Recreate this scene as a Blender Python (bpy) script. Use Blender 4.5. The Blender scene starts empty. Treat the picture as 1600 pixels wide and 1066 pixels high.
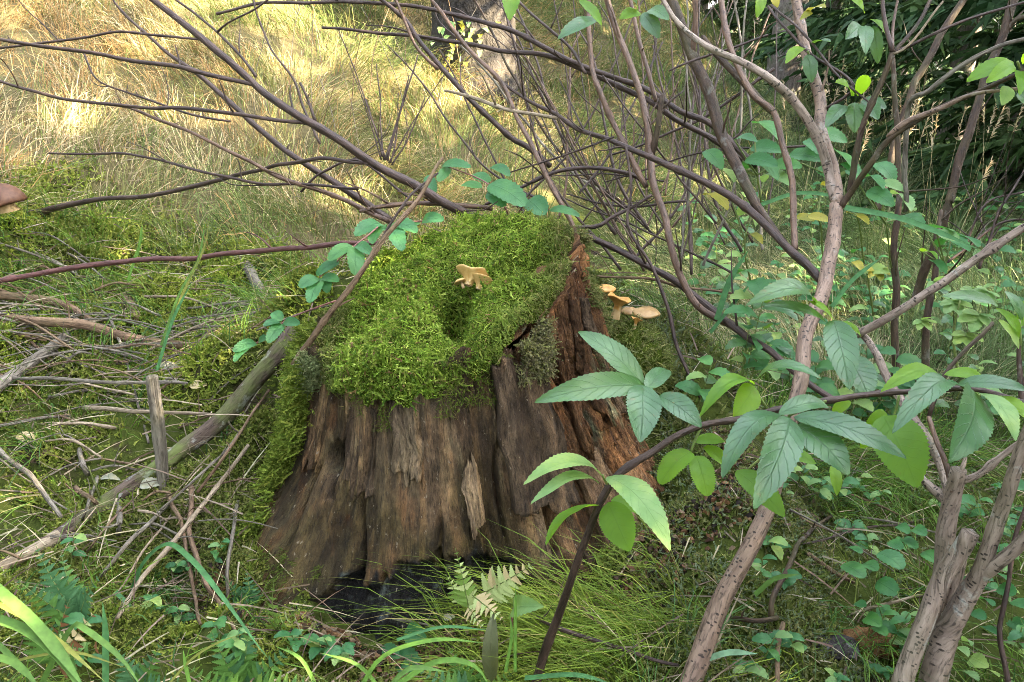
import bpy, math, random
import numpy as np
from mathutils import Vector, Matrix

random.seed(7)
rng = np.random.default_rng(11)
sc = bpy.context.scene
COL = sc.collection
PI = math.pi

# ------------------------------------------------------------------ camera, sky, sun, exposure
PITCH = math.radians(20.0)
CAM = np.array([0.0, 0.0, 1.25])
FPX = 1385.6                                   # focal length in pixels of the 1600 px wide photograph
FWD = np.array([0.0, math.cos(PITCH), -math.sin(PITCH)])
UPV = np.array([0.0, math.sin(PITCH), math.cos(PITCH)])
cam_data = bpy.data.cameras.new('camera')
cam_data.sensor_width = 36.0
cam_data.lens = 36.0 * FPX / 1600.0
cam_data.clip_start = 0.05
cam_data.clip_end = 600.0
cam = bpy.data.objects.new('camera', cam_data)
cam.location = CAM
cam.rotation_euler = (math.radians(90.0) - PITCH, 0.0, 0.0)
COL.objects.link(cam)
sc.camera = cam

SUN_EL = math.radians(33.0)
SUN_AZ = math.radians(-14.0)                   # measured from +X towards +Y
world = bpy.data.worlds.new('World')
sc.world = world
world.use_nodes = True
wn = world.node_tree
wn.nodes.clear()
sky = wn.nodes.new('ShaderNodeTexSky')
sky.sky_type = 'NISHITA'
sky.sun_disc = False
sky.sun_elevation = SUN_EL
sky.sun_rotation = math.radians(90.0) - SUN_AZ
sky.air_density = 1.0
sky.dust_density = 3.0
hsv = wn.nodes.new('ShaderNodeHueSaturation')   # desaturated sky colour: paler, less blue skylight
hsv.inputs['Saturation'].default_value = 0.42
bg = wn.nodes.new('ShaderNodeBackground')
bg.inputs['Strength'].default_value = 0.15
wo = wn.nodes.new('ShaderNodeOutputWorld')
wn.links.new(sky.outputs[0], hsv.inputs['Color'])
wn.links.new(hsv.outputs[0], bg.inputs['Color'])
wn.links.new(bg.outputs[0], wo.inputs['Surface'])

sun_data = bpy.data.lights.new('sun', 'SUN')
sun_data.energy = 4.4
sun_data.angle = math.radians(0.55)
sun_data.color = (1.0, 0.82, 0.54)
sun = bpy.data.objects.new('sun', sun_data)
SUN_DIR = np.array([math.cos(SUN_EL) * math.cos(SUN_AZ), math.cos(SUN_EL) * math.sin(SUN_AZ), math.sin(SUN_EL)])
sun.rotation_euler = Vector(SUN_DIR).to_track_quat('Z', 'Y').to_euler()
sun.location = (12, -4, 10)
COL.objects.link(sun)

vs = sc.view_settings
vs.view_transform = 'Standard'
vs.look = 'None'
vs.gamma = 1.0
vs.exposure = 4.35
try:
    vs.use_curve_mapping = False
except Exception:
    pass
sc.render.engine = 'CYCLES'
sc.cycles.max_bounces = 4
sc.cycles.diffuse_bounces = 1
sc.cycles.glossy_bounces = 2
sc.cycles.transmission_bounces = 4
sc.cycles.use_denoising = True
sc.cycles.filter_width = 0.9
sc.cycles.use_adaptive_sampling = True
sc.cycles.denoising_prefilter = 'NONE'
sc.cycles.adaptive_threshold = 0.006

# ------------------------------------------------------------------ maths helpers
def P(px, py, d):
    """The world point that lies d metres along the view axis under a photograph pixel."""
    return CAM + d * (FWD + np.array([(px - 800.0) / FPX, 0, 0]) - UPV * ((py - 533.0) / FPX))

def depth_of(p):
    return float(np.dot(np.asarray(p) - CAM, FWD))

def sstep(a, b, x):
    t = np.clip((x - a) / (b - a), 0, 1)
    return t * t * (3 - 2 * t)

def softplus(x, k=0.35):
    return k * np.log1p(np.exp(np.clip(x / k, -40, 40)))

def _hash(ix, iy, iz, seed):
    h = (ix.astype(np.int64) * 374761393 + iy.astype(np.int64) * 668265263 + iz.astype(np.int64) * 2147483647 + seed * 1274126177) & 0xFFFFFFFF
    h = ((h ^ (h >> 13)) * 1274126177) & 0xFFFFFFFF
    h = (h ^ (h >> 16)) & 0xFFFFFFFF
    h = (h * 2246822519) & 0xFFFFFFFF
    return ((h ^ (h >> 15)) & 0xFFFFFF) / float(0xFFFFFF)

def vnoise(x, y, z=0.0, seed=0):
    """Value noise in -1..1."""
    x, y, z = np.broadcast_arrays(np.asarray(x, float), np.asarray(y, float), np.asarray(z, float))
    ix, iy, iz = np.floor(x), np.floor(y), np.floor(z)
    fx, fy, fz = x - ix, y - iy, z - iz
    fx, fy, fz = fx * fx * (3 - 2 * fx), fy * fy * (3 - 2 * fy), fz * fz * (3 - 2 * fz)
    out = 0
    for dx in (0, 1):
        wx = fx if dx else 1 - fx
        for dy in (0, 1):
            wy = fy if dy else 1 - fy
            for dz in (0, 1):
                wz = fz if dz else 1 - fz
                out = out + wx * wy * wz * _hash(ix + dx, iy + dy, iz + dz, seed)
    return out * 2 - 1

def fbm(x, y, z=0.0, seed=0, octv=4):
    a, f, s, n = 1.0, 1.0, 0.0, 0.0
    for o in range(octv):
        s = s + a * vnoise(np.asarray(x) * f, np.asarray(y) * f, np.asarray(z) * f, seed + o * 17)
        n += a
        a *= 0.5
        f *= 2.03
    return s / n

def worley(x, y, seed=0):
    """Nearest cell's random value, and the gap to the second nearest."""
    ix, iy = np.floor(x), np.floor(y)
    d1 = np.full(x.shape, 9.0)
    d2 = np.full(x.shape, 9.0)
    val = np.zeros(x.shape)
    zero = np.zeros_like(ix)
    for dx in (-1, 0, 1):
        for dy in (-1, 0, 1):
            cx, cy = ix + dx, iy + dy
            px = cx + _hash(cx, cy, zero, seed)
            py = cy + _hash(cx, cy, zero + 1, seed)
            d = np.hypot(px - x, py - y)
            v = _hash(cx, cy, zero + 2, seed)
            closer = d < d1
            d2 = np.where(closer, d1, np.minimum(d2, d))
            val = np.where(closer, v, val)
            d1 = np.where(closer, d, d1)
    return val, d2 - d1

def nrm(v):
    v = np.asarray(v, float)
    return v / np.maximum(np.linalg.norm(v, axis=-1, keepdims=True), 1e-9)

# ------------------------------------------------------------------ ground height
ST = np.array([-0.10, 2.05])                   # the stump's foot
def ground_z(x, y):
    x = np.asarray(x, float); y = np.asarray(y, float)
    s = -0.75 * x + 0.66 * y
    w = 1.0 - 0.85 * sstep(0.8, 4.2, x)
    z = 0.50 * softplus(s - 2.35, 0.30) * w
    far = np.hypot(x, y)
    z = np.where(z > 6, 6 + 2 * np.tanh((z - 6) / 2.0), z)
    z = z + 0.56 * np.exp(-((x + 0.12) / 0.74) ** 2 - ((y - 2.52) / 0.46) ** 2)       # the bank the stump sits in
    z = z + 0.10 * np.exp(-((x - 0.42) / 0.26) ** 2 - ((y - 1.72) / 0.22) ** 2)       # mossy root to the side
    z = z + 0.25 * np.exp(-((x - 0.53) / 0.18) ** 2 - ((y - 2.14) / 0.36) ** 2)       # mossy shoulder beside the stump
    z = z - 0.07 * np.exp(-((x + 0.24) / 0.20) ** 2 - ((y - 1.60) / 0.13) ** 2)       # hollow under the foot
    near = 1.0 - sstep(4, 14, far)
    z = z + near * (0.045 * fbm(x * 2.1, y * 2.1, 0, 3, 3) + 0.03 * fbm(x * 5.5, y * 5.5, 0, 9, 2) * (0.4 + 0.6 * (x < 0.2)))
    hum = np.maximum(fbm(x * 3.4 + 7, y * 3.4, 0, 21, 2), 0)
    z = z + near * 0.13 * hum * sstep(0.1, -0.6, x)
    z = z + near * 0.055 * sstep(-0.10, 0.22, fbm(x * 3.2, y * 3.2, 0, 600, 3)) * sstep(0.9, 0.3, x) * sstep(4.6, 3.4, y)
    cush = np.maximum(vnoise(x * 8.5, y * 8.5, 0, 23), -0.4) * 0.042 + vnoise(x * 19, y * 19, 0, 24) * 0.014
    z = z + near * cush * sstep(0.9, 0.2, x) * sstep(5.0, 3.0, y)
    z = z + (1 - near) * 0.25 * fbm(x * 0.15, y * 0.15, 0, 5, 2)
    return z

def G(px, py, lift=0.0):
    """Where the ray through a photograph pixel meets the ground."""
    d = FWD + np.array([(px - 800.0) / FPX, 0, 0]) - UPV * ((py - 533.0) / FPX)
    t = np.concatenate([np.linspace(0.8, 6, 400), np.linspace(6.03, 40, 400)])
    for it in range(2):
        p = CAM[None] + t[:, None] * d[None]
        below = p[:, 2] < ground_z(p[:, 0], p[:, 1])
        i = int(np.argmax(below)) if below.any() else len(t) - 1
        if it == 0:
            t = np.linspace(t[max(i - 1, 0)], t[i], 24)
    q = p[i].copy()
    q[2] += lift
    return q

# ------------------------------------------------------------------ object helpers
def make_mesh(name, V, quads=None, tris=None, smooth=True, attrs=None):
    V = np.ascontiguousarray(V, dtype=np.float32)
    me = bpy.data.meshes.new(name)
    q = np.zeros((0, 4), np.int32) if quads is None or len(quads) == 0 else np.asarray(quads, np.int32)
    t = np.zeros((0, 3), np.int32) if tris is None or len(tris) == 0 else np.asarray(tris, np.int32)
    me.vertices.add(len(V))
    me.vertices.foreach_set('co', V.ravel())
    nl = q.size + t.size
    me.loops.add(nl)
    me.loops.foreach_set('vertex_index', np.concatenate([q.ravel(), t.ravel()]).astype(np.int32))
    me.polygons.add(len(q) + len(t))
    starts = np.concatenate([np.arange(len(q)) * 4, q.size + np.arange(len(t)) * 3]).astype(np.int32)
    me.polygons.foreach_set('loop_start', starts)
    me.polygons.foreach_set('use_smooth', np.full(len(q) + len(t), smooth, dtype=bool))
    if attrs:
        for k, a in attrs.items():
            a = np.asarray(a, np.float32)
            if k == 'col' or k == 'zone':
                if a.shape[1] == 3:
                    a = np.concatenate([a, np.ones((len(a), 1), np.float32)], 1)
                at = me.attributes.new(k, 'FLOAT_COLOR', 'POINT')
                at.data.foreach_set('color', np.ascontiguousarray(a).ravel())
            else:
                at = me.attributes.new(k, 'FLOAT_VECTOR', 'POINT')
                at.data.foreach_set('vector', np.ascontiguousarray(a).ravel())
    me.update(calc_edges=True)
    me.validate()
    return me

ORIGIN = {}
def add(name, me, mat=None, parent=None, label=None, cat=None, group=None, kind=None, mw=None):
    o = bpy.data.objects.new(name, me)
    COL.objects.link(o)
    if me is not None and mat is not None and len(me.materials) == 0:
        me.materials.append(mat)
    if mw is not None:
        o.matrix_basis = mw
    if parent is not None:
        o.parent = parent
        o.matrix_parent_inverse = ORIGIN.get(parent.name, Matrix.Identity(4)).inverted()
    if label: o['label'] = label
    if cat: o['category'] = cat
    if group: o['group'] = group
    if kind: o['kind'] = kind
    return o

def thing(name, loc, label, cat, group=None):
    o = add(name, None, None, None, label, cat, group)
    o.location = tuple(float(v) for v in loc)
    o.empty_display_size = 0.05
    ORIGIN[o.name] = Matrix.Translation(Vector(o.location))
    return o

# ------------------------------------------------------------------ materials
class NT:
    def __init__(self, name):
        self.m = bpy.data.materials.new(name)
        self.m.use_nodes = True
        self.t = self.m.node_tree
        self.t.nodes.clear()
        self.out = self.n('ShaderNodeOutputMaterial')
    def n(self, typ, **kw):
        nd = self.t.nodes.new(typ)
        for k, v in kw.items():
            setattr(nd, k, v)
        return nd
    def l(self, a, b):
        self.t.links.new(a, b)
    def attr(self, name):
        return self.n('ShaderNodeAttribute', attribute_name=name)
    def coord(self):
        return self.n('ShaderNodeTexCoord').outputs['Object']
    def mapping(self, vec, scale=(1, 1, 1)):
        mp = self.n('ShaderNodeMapping')
        mp.inputs['Scale'].default_value = scale
        self.l(vec, mp.inputs['Vector'])
        return mp.outputs[0]
    def noise(self, vec, scale, detail=4.0, rough=0.6):
        nd = self.n('ShaderNodeTexNoise')
        nd.inputs['Scale'].default_value = scale
        nd.inputs['Detail'].default_value = detail
        nd.inputs['Roughness'].default_value = rough
        if vec is not None:
            self.l(vec, nd.inputs['Vector'])
        return nd.outputs['Fac']
    def voronoi(self, vec, scale, feature='F1', out='Distance'):
        nd = self.n('ShaderNodeTexVoronoi', feature=feature)
        nd.inputs['Scale'].default_value = scale
        self.l(vec, nd.inputs['Vector'])
        return nd.outputs[out]
    def ramp(self, fac, stops):
        r = self.n('ShaderNodeValToRGB')
        e = r.color_ramp.elements
        while len(e) < len(stops):
            e.new(0.5)
        for el, (p, c) in zip(e, stops):
            el.position = p
            el.color = (c, c, c, 1) if isinstance(c, (int, float)) else (*c, 1)
        self.l(fac, r.inputs[0])
        return r.outputs[0]
    def mix(self, fac, a, b, mode='MIX'):
        nd = self.n('ShaderNodeMix', data_type='RGBA', blend_type=mode)
        for sock, v in ((nd.inputs[0], fac), (nd.inputs[6], a), (nd.inputs[7], b)):
            if isinstance(v, (int, float)):
                sock.default_value = v
            elif isinstance(v, tuple):
                sock.default_value = (*v, 1)
            else:
                self.l(v, sock)
        return nd.outputs[2]
    def bump(self, h, strength, dist, normal=None):
        b = self.n('ShaderNodeBump')
        b.inputs['Strength'].default_value = strength
        b.inputs['Distance'].default_value = dist
        self.l(h, b.inputs['Height'])
        if normal is not None:
            self.l(normal, b.inputs['Normal'])
        return b.outputs[0]
    def principled(self, col, rough=0.8, normal=None, spec=0.3):
        p = self.n('ShaderNodeBsdfPrincipled')
        if isinstance(col, tuple):
            p.inputs['Base Color'].default_value = (*col, 1)
        else:
            self.l(col, p.inputs['Base Color'])
        if isinstance(rough, (int, float)):
            p.inputs['Roughness'].default_value = rough
        else:
            self.l(rough, p.inputs['Roughness'])
        p.inputs['Specular IOR Level'].default_value = spec
        if normal is not None:
            self.l(normal, p.inputs['Normal'])
        return p
    def done(self, shader):
        self.l(shader, self.out.inputs['Surface'])
        return self.m
    def translucent_mix(self, p, col, fac):
        tr = self.n('ShaderNodeBsdfTranslucent')
        if isinstance(col, tuple):
            tr.inputs['Color'].default_value = (*col, 1)
        else:
            self.l(col, tr.inputs['Color'])
        mx = self.n('ShaderNodeMixShader')
        mx.inputs[0].default_value = fac
        self.l(p.outputs[0], mx.inputs[1])
        self.l(tr.outputs[0], mx.inputs[2])
        return mx.outputs[0]

def mat_blade(name, rough=0.6, trans=0.3, spec=0.25):
    """Thin green or dry blades: the colour is stored on each blade."""
    k = NT(name)
    c = k.attr('col').outputs['Color']
    n = k.noise(k.coord(), 60.0, 2.0)
    c2 = k.mix(1.0, c, k.ramp(n, [(0.3, 0.75), (0.7, 1.2)]), 'MULTIPLY')
    p = k.principled(c2, rough, None, spec)
    return k.done(k.translucent_mix(p, c2, trans))

def mat_bark(name, ca, cb, cdark, lent=0.0, algae=0.0, rough=0.75, spec=0.3, lichen=0.0):
    """Bark on a stem; the 'bark' attribute runs round (x) and along (y) the stem in metres."""
    k = NT(name)
    v = k.attr('bark').outputs['Vector']
    n1 = k.noise(k.mapping(v, (60, 14, 60)), 1.0, 4.0)
    n2 = k.noise(k.mapping(v, (240, 40, 240)), 1.0, 3.0)
    c = k.mix(k.ramp(n1, [(0.32, 0.0), (0.68, 1.0)]), ca, cb)
    c = k.mix(k.ramp(n2, [(0.52, 0.0), (0.70, 0.8)]), c, cdark)
    h = n2
    if lent:
        vo = k.voronoi(k.mapping(v, (90, 150, 90)), 1.0)
        spot = k.ramp(vo, [(0.25, 1.0), (0.36, 0.0)])
        sel = k.ramp(k.noise(k.mapping(v, (30, 40, 30)), 1.0, 1.0), [(0.45, 0.0), (0.55, lent)])
        f = k.mix(1.0, spot, sel, 'MULTIPLY')
        c = k.mix(f, c, cdark)
    if lichen:
        n3 = k.noise(k.mapping(v, (22, 16, 22)), 1.0, 5.0, 0.7)
        c = k.mix(k.ramp(n3, [(0.58, 0.0), (0.66, lichen)]), c, (0.42, 0.44, 0.40))
    if algae:
        n4 = k.noise(k.coord(), 9.0, 4.0)
        c = k.mix(k.ramp(n4, [(0.45, 0.0), (0.65, algae)]), c, (0.10, 0.13, 0.035))
    nb = k.bump(n1, 0.8, 0.006, k.bump(h, 0.8, 0.003))
    return k.done(k.principled(c, rough, nb, spec).outputs[0])

def mat_leaf(name, ca, cb, trans_col, trans=0.3, rough=0.42, vein=(0.16, 0.24, 0.08), spec=0.5, brown=0.0):
    """Leaf blade; the 'leaf' attribute holds (across -1..1, along 0..1, seed)."""
    k = NT(name)
    a = k.attr('leaf').outputs['Vector']
    sep = k.n('ShaderNodeSeparateXYZ')
    k.l(a, sep.inputs[0])
    ab = k.n('ShaderNodeMath', operation='ABSOLUTE')
    k.l(sep.outputs[0], ab.inputs[0])
    nz = k.noise(k.coord(), 35.0, 3.0)
    c = k.mix(k.ramp(nz, [(0.35, 0.0), (0.7, 1.0)]), ca, cb)
    oi = k.n('ShaderNodeObjectInfo')
    c = k.mix(1.0, c, k.ramp(oi.outputs['Random'], [(0.0, (0.72, 0.80, 0.85)), (0.5, (1.0, 1.0, 1.0)), (1.0, (1.35, 1.15, 0.85))]), 'MULTIPLY')
    nl = k.noise(k.coord(), 14.0, 4.0, 0.7)
    c = k.mix(k.ramp(nl, [(0.50, 0.0), (0.75, 0.6)]), c, k.mix(1.0, c, (1.9, 1.5, 0.8), 'MULTIPLY'))
    # side veins run forward from the midrib
    m1 = k.n('ShaderNodeMath', operation='MULTIPLY_ADD')
    k.l(ab.outputs[0], m1.inputs[0]); m1.inputs[1].default_value = -0.22; k.l(sep.outputs[1], m1.inputs[2])
    wob = k.n('ShaderNodeMath', operation='MULTIPLY_ADD')
    k.l(k.noise(a, 5.0, 2.0), wob.inputs[0]); wob.inputs[1].default_value = 0.06; k.l(m1.outputs[0], wob.inputs[2])
    m2 = k.n('ShaderNodeMath', operation='MULTIPLY')
    k.l(wob.outputs[0], m2.inputs[0]); m2.inputs[1].default_value = 8.0
    fr = k.n('ShaderNodeMath', operation='FRACT')
    k.l(m2.outputs[0], fr.inputs[0])
    side = k.ramp(fr.outputs[0], [(0.0, 0.8), (0.07, 0.0), (0.93, 0.0), (1.0, 0.8)])
    mid = k.ramp(ab.outputs[0], [(0.0, 1.0), (0.06, 0.0)])
    vf = k.mix(1.0, side, mid, 'LIGHTEN')
    c = k.mix(k.mix(1.0, vf, (0.55, 0.55, 0.55), 'MULTIPLY'), c, vein)
    if brown:
        nb_ = k.noise(k.coord(), 55.0, 4.0, 0.7)
        c = k.mix(k.ramp(nb_, [(0.64, 0.0), (0.70, brown)]), c, (0.16, 0.08, 0.02))
    bump = k.bump(vf, 0.5, 0.0016, k.bump(k.noise(k.coord(), 160.0, 2.0), 0.25, 0.0012))
    p = k.principled(c, rough, bump, spec)
    return k.done(k.translucent_mix(p, trans_col, trans))

MAT = {}
MAT['grass'] = mat_blade('grass_blade')
MAT['moss'] = mat_blade('moss_shoot', 0.7, 0.35, 0.15)
MAT['needle'] = mat_blade('spruce_needle', 0.6, 0.15, 0.2)
MAT['fern'] = mat_blade('fern_pinna', 0.55, 0.35, 0.3)
MAT['twig_dark'] = mat_bark('bark_dark_twig', (0.022, 0.012, 0.009), (0.068, 0.040, 0.031), (0.006, 0.003, 0.003), 0.3, 0, 0.55, 0.4)
MAT['twig_warm'] = mat_bark('bark_warm_twig', (0.050, 0.026, 0.016), (0.150, 0.087, 0.055), (0.012, 0.006, 0.004), 0.4, 0, 0.5, 0.4)
MAT['twig_red'] = mat_bark('bark_red_twig', (0.060, 0.020, 0.018), (0.12, 0.05, 0.045), (0.02, 0.008, 0.008), 0.3, 0, 0.5, 0.4)
MAT['twig_brown'] = mat_bark('bark_brown_stem', (0.020, 0.011, 0.006), (0.066, 0.039, 0.023), (0.005, 0.003, 0.002), 0.3, 0.15, 0.65, 0.3, 0.15)
MAT['elder'] = mat_bark('bark_speckled_elder', (0.105, 0.066, 0.046), (0.26, 0.180, 0.132), (0.014, 0.008, 0.005), 0.95, 0, 0.6, 0.35, 0.25)
MAT['elder_grey'] = mat_bark('bark_grey_elder', (0.120, 0.085, 0.065), (0.30, 0.235, 0.190), (0.014, 0.009, 0.007), 0.9, 0.15, 0.65, 0.3, 0.5)
MAT['dead_grey'] = mat_bark('dead_wood_grey', (0.080, 0.067, 0.052), (0.22, 0.195, 0.160), (0.016, 0.012, 0.009), 0, 0.12, 0.85, 0.2)
MAT['dead_pale'] = mat_bark('dead_wood_pale', (0.17, 0.130, 0.085), (0.30, 0.245, 0.175), (0.04, 0.028, 0.018), 0, 0, 0.8, 0.2)
MAT['dead_brown'] = mat_bark('dead_wood_brown', (0.095, 0.058, 0.035), (0.20, 0.135, 0.088), (0.022, 0.013, 0.009), 0, 0.15, 0.85, 0.2)
MAT['log_bark'] = mat_bark('rough_log_bark', (0.038, 0.026, 0.018), (0.110, 0.082, 0.064), (0.008, 0.005, 0.004), 0, 0.8, 0.9, 0.2, 0.45)
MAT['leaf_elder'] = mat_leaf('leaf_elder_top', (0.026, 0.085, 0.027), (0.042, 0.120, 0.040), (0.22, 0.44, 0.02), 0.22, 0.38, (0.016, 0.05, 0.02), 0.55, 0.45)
MAT['leaf_backlit'] = mat_leaf('leaf_elder_backlit', (0.085, 0.20, 0.015), (0.12, 0.26, 0.02), (0.34, 0.60, 0.02), 0.5, 0.5, (0.05, 0.13, 0.01), 0.4, 0.5)  # glow of light from behind put into a brighter yellow-green
MAT['leaf_bramble'] = mat_leaf('leaf_bramble', (0.030, 0.120, 0.038), (0.05, 0.17, 0.055), (0.10, 0.36, 0.04), 0.3, 0.5, (0.018, 0.07, 0.025), 0.4)
MAT['leaf_pale'] = mat_leaf('leaf_pale_green', (0.13, 0.25, 0.08), (0.22, 0.34, 0.13), (0.32, 0.50, 0.10), 0.35, 0.55, (0.10, 0.20, 0.07), 0.35)
MAT['leaf_yellow'] = mat_leaf('leaf_yellow', (0.22, 0.24, 0.03), (0.32, 0.28, 0.04), (0.4, 0.36, 0.03), 0.35, 0.5, (0.30, 0.30, 0.03), 0.35, 0.9)
MAT['leaf_olive'] = mat_leaf('leaf_olive', (0.06, 0.07, 0.025), (0.09, 0.10, 0.04), (0.1, 0.12, 0.03), 0.2, 0.5, (0.05, 0.05, 0.02), 0.4, 0.8)
MAT['leaf_dead'] = mat_leaf('leaf_dead', (0.30, 0.29, 0.20), (0.46, 0.44, 0.34), (0.4, 0.35, 0.2), 0.25, 0.6, (0.2, 0.18, 0.12), 0.3, 0.5)
# ------------------------------------------------------------------ ground
def axis_coords(n, near, far, c):
    u = np.linspace(-1, 1, n)
    return c + near * u + (far - near) * np.sign(u) * np.abs(u) ** 7

def hill_zone(x, y):
    """1 where the long dry grass of the slope grows, 0 on the mossy floor below it."""
    s = -0.75 * x + 0.66 * y
    lim = 2.75 + 0.75 * np.clip((-x - 0.9) / 0.8, 0, 1)
    return sstep(lim - 0.2, lim + 0.25, s + 0.25 * fbm(x * 1.3, y * 1.3, 0, 31, 2))

def meadow_zone(x, y):
    return sstep(0.1, 0.8, x - 0.25 * (y - 2.5) + 0.2 * fbm(x * 1.5, y * 1.5, 0, 37, 2)) * sstep(2.3, 2.9, y)

gx = axis_coords(335, 3.4, 220, 0.0)
gy = axis_coords(335, 3.2, 220, 3.2)
GX, GY = np.meshgrid(gx, gy)
GZ = ground_z(GX, GY)
Vg = np.stack([GX.ravel(), GY.ravel(), GZ.ravel()], 1)
nx, ny = len(gx), len(gy)
ii, jj = np.meshgrid(np.arange(nx - 1), np.arange(ny - 1))
a0 = (jj * nx + ii).ravel()
Qg = np.stack([a0, a0 + 1, a0 + nx + 1, a0 + nx], 1)
hz = hill_zone(Vg[:, 0], Vg[:, 1])
mz = np.maximum(meadow_zone(Vg[:, 0], Vg[:, 1]), 0)
zone = np.stack([hz, mz, np.zeros_like(hz)], 1)

k = NT('forest_floor')
zn = k.attr('zone').outputs['Color']
sp = k.n('ShaderNodeSeparateColor'); k.l(zn, sp.inputs[0])
co = k.coord()
na = k.noise(co, 6.0, 5.0, 0.65)
nb = k.noise(co, 38.0, 4.0, 0.6)
soil = k.mix(nb, (0.010, 0.007, 0.005), (0.045, 0.030, 0.019))
mossc = k.mix(nb, (0.016, 0.023, 0.005), (0.060, 0.078, 0.013))
c = k.mix(k.ramp(na, [(0.34, 0.0), (0.44, 1.0)]), soil, mossc)
thatch = k.mix(k.noise(k.mapping(co, (20, 60, 20)), 1.0, 4.0), (0.040, 0.036, 0.016), (0.115, 0.095, 0.048))
c = k.mix(sp.outputs[0], c, thatch)
mead = k.mix(nb, (0.018, 0.026, 0.009), (0.055, 0.070, 0.026))
c = k.mix(sp.outputs[1], c, mead)
nrm_ = k.bump(na, 0.8, 0.03, k.bump(nb, 0.8, 0.012))
MAT['ground'] = k.done(k.principled(c, 0.95, nrm_, 0.1).outputs[0])
add('ground', make_mesh('ground', Vg, Qg, attrs={'zone': zone}), MAT['ground'], kind='structure')

# ------------------------------------------------------------------ the stump's wood
def ztop(x, y):
    return 0.690 + 0.30 * x + 0.20 * (y - 2.05)

def ang_lobe(th, a, w):
    d = (th - math.radians(a) + PI) % (2 * PI) - PI
    return np.exp(-(d / math.radians(w)) ** 2)

RIMX, RIMY = 0.315, 0.31
TC = np.array([-0.150, 2.015])
def rim_xy(th):
    return TC[0] + RIMX * np.cos(th), TC[1] + RIMY * np.sin(th)

def stump_point(th, t, disp=0.0):
    """th: angle round the stump, t: 0 at the buried foot, 1 at the broken rim."""
    xr, yr = rim_xy(th)
    # the broken rim: ragged, higher splinters on the right-hand back
    zt = ztop(xr, yr) + 0.012 * vnoise(th * 9, 0, 0, 4) + 0.02 * ang_lobe(th, 20, 25) - 0.05 * ang_lobe(th, -52, 15) + 0.02 * ang_lobe(th, -80, 14)
    z = -0.16 + t * (zt + 0.16)
    h = np.clip(z / zt, 0, 1)
    q = (1 - h)
    rx = RIMX + 0.175 * q ** 1.9 + 0.02 * np.sin(h * PI)
    ry = RIMY + 0.155 * q ** 1.9 + 0.02 * np.sin(h * PI)
    lob = (0.150 * ang_lobe(th, -146, 22) + 0.150 * ang_lobe(th, -20, 22) + 0.05 * ang_lobe(th, -58, 13) + 0.06 * ang_lobe(th, -105, 16) + 0.05 * ang_lobe(th, 178, 20)
           - 0.05 * ang_lobe(th, -78, 10) - 0.035 * ang_lobe(th, -40, 8)) * q ** 2.4
    under = np.where(z < 0, z * 0.0, 0.0)
    cx = TC[0] + (ST[0] + 0.00 - TC[0]) * q
    cy = TC[1] + (ST[1] - TC[1]) * q
    r = 1.0
    x = cx + (rx + lob + disp) * np.cos(th)
    y = cy + (ry + lob + disp) * np.sin(th)
    return x, y, z, h

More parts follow.
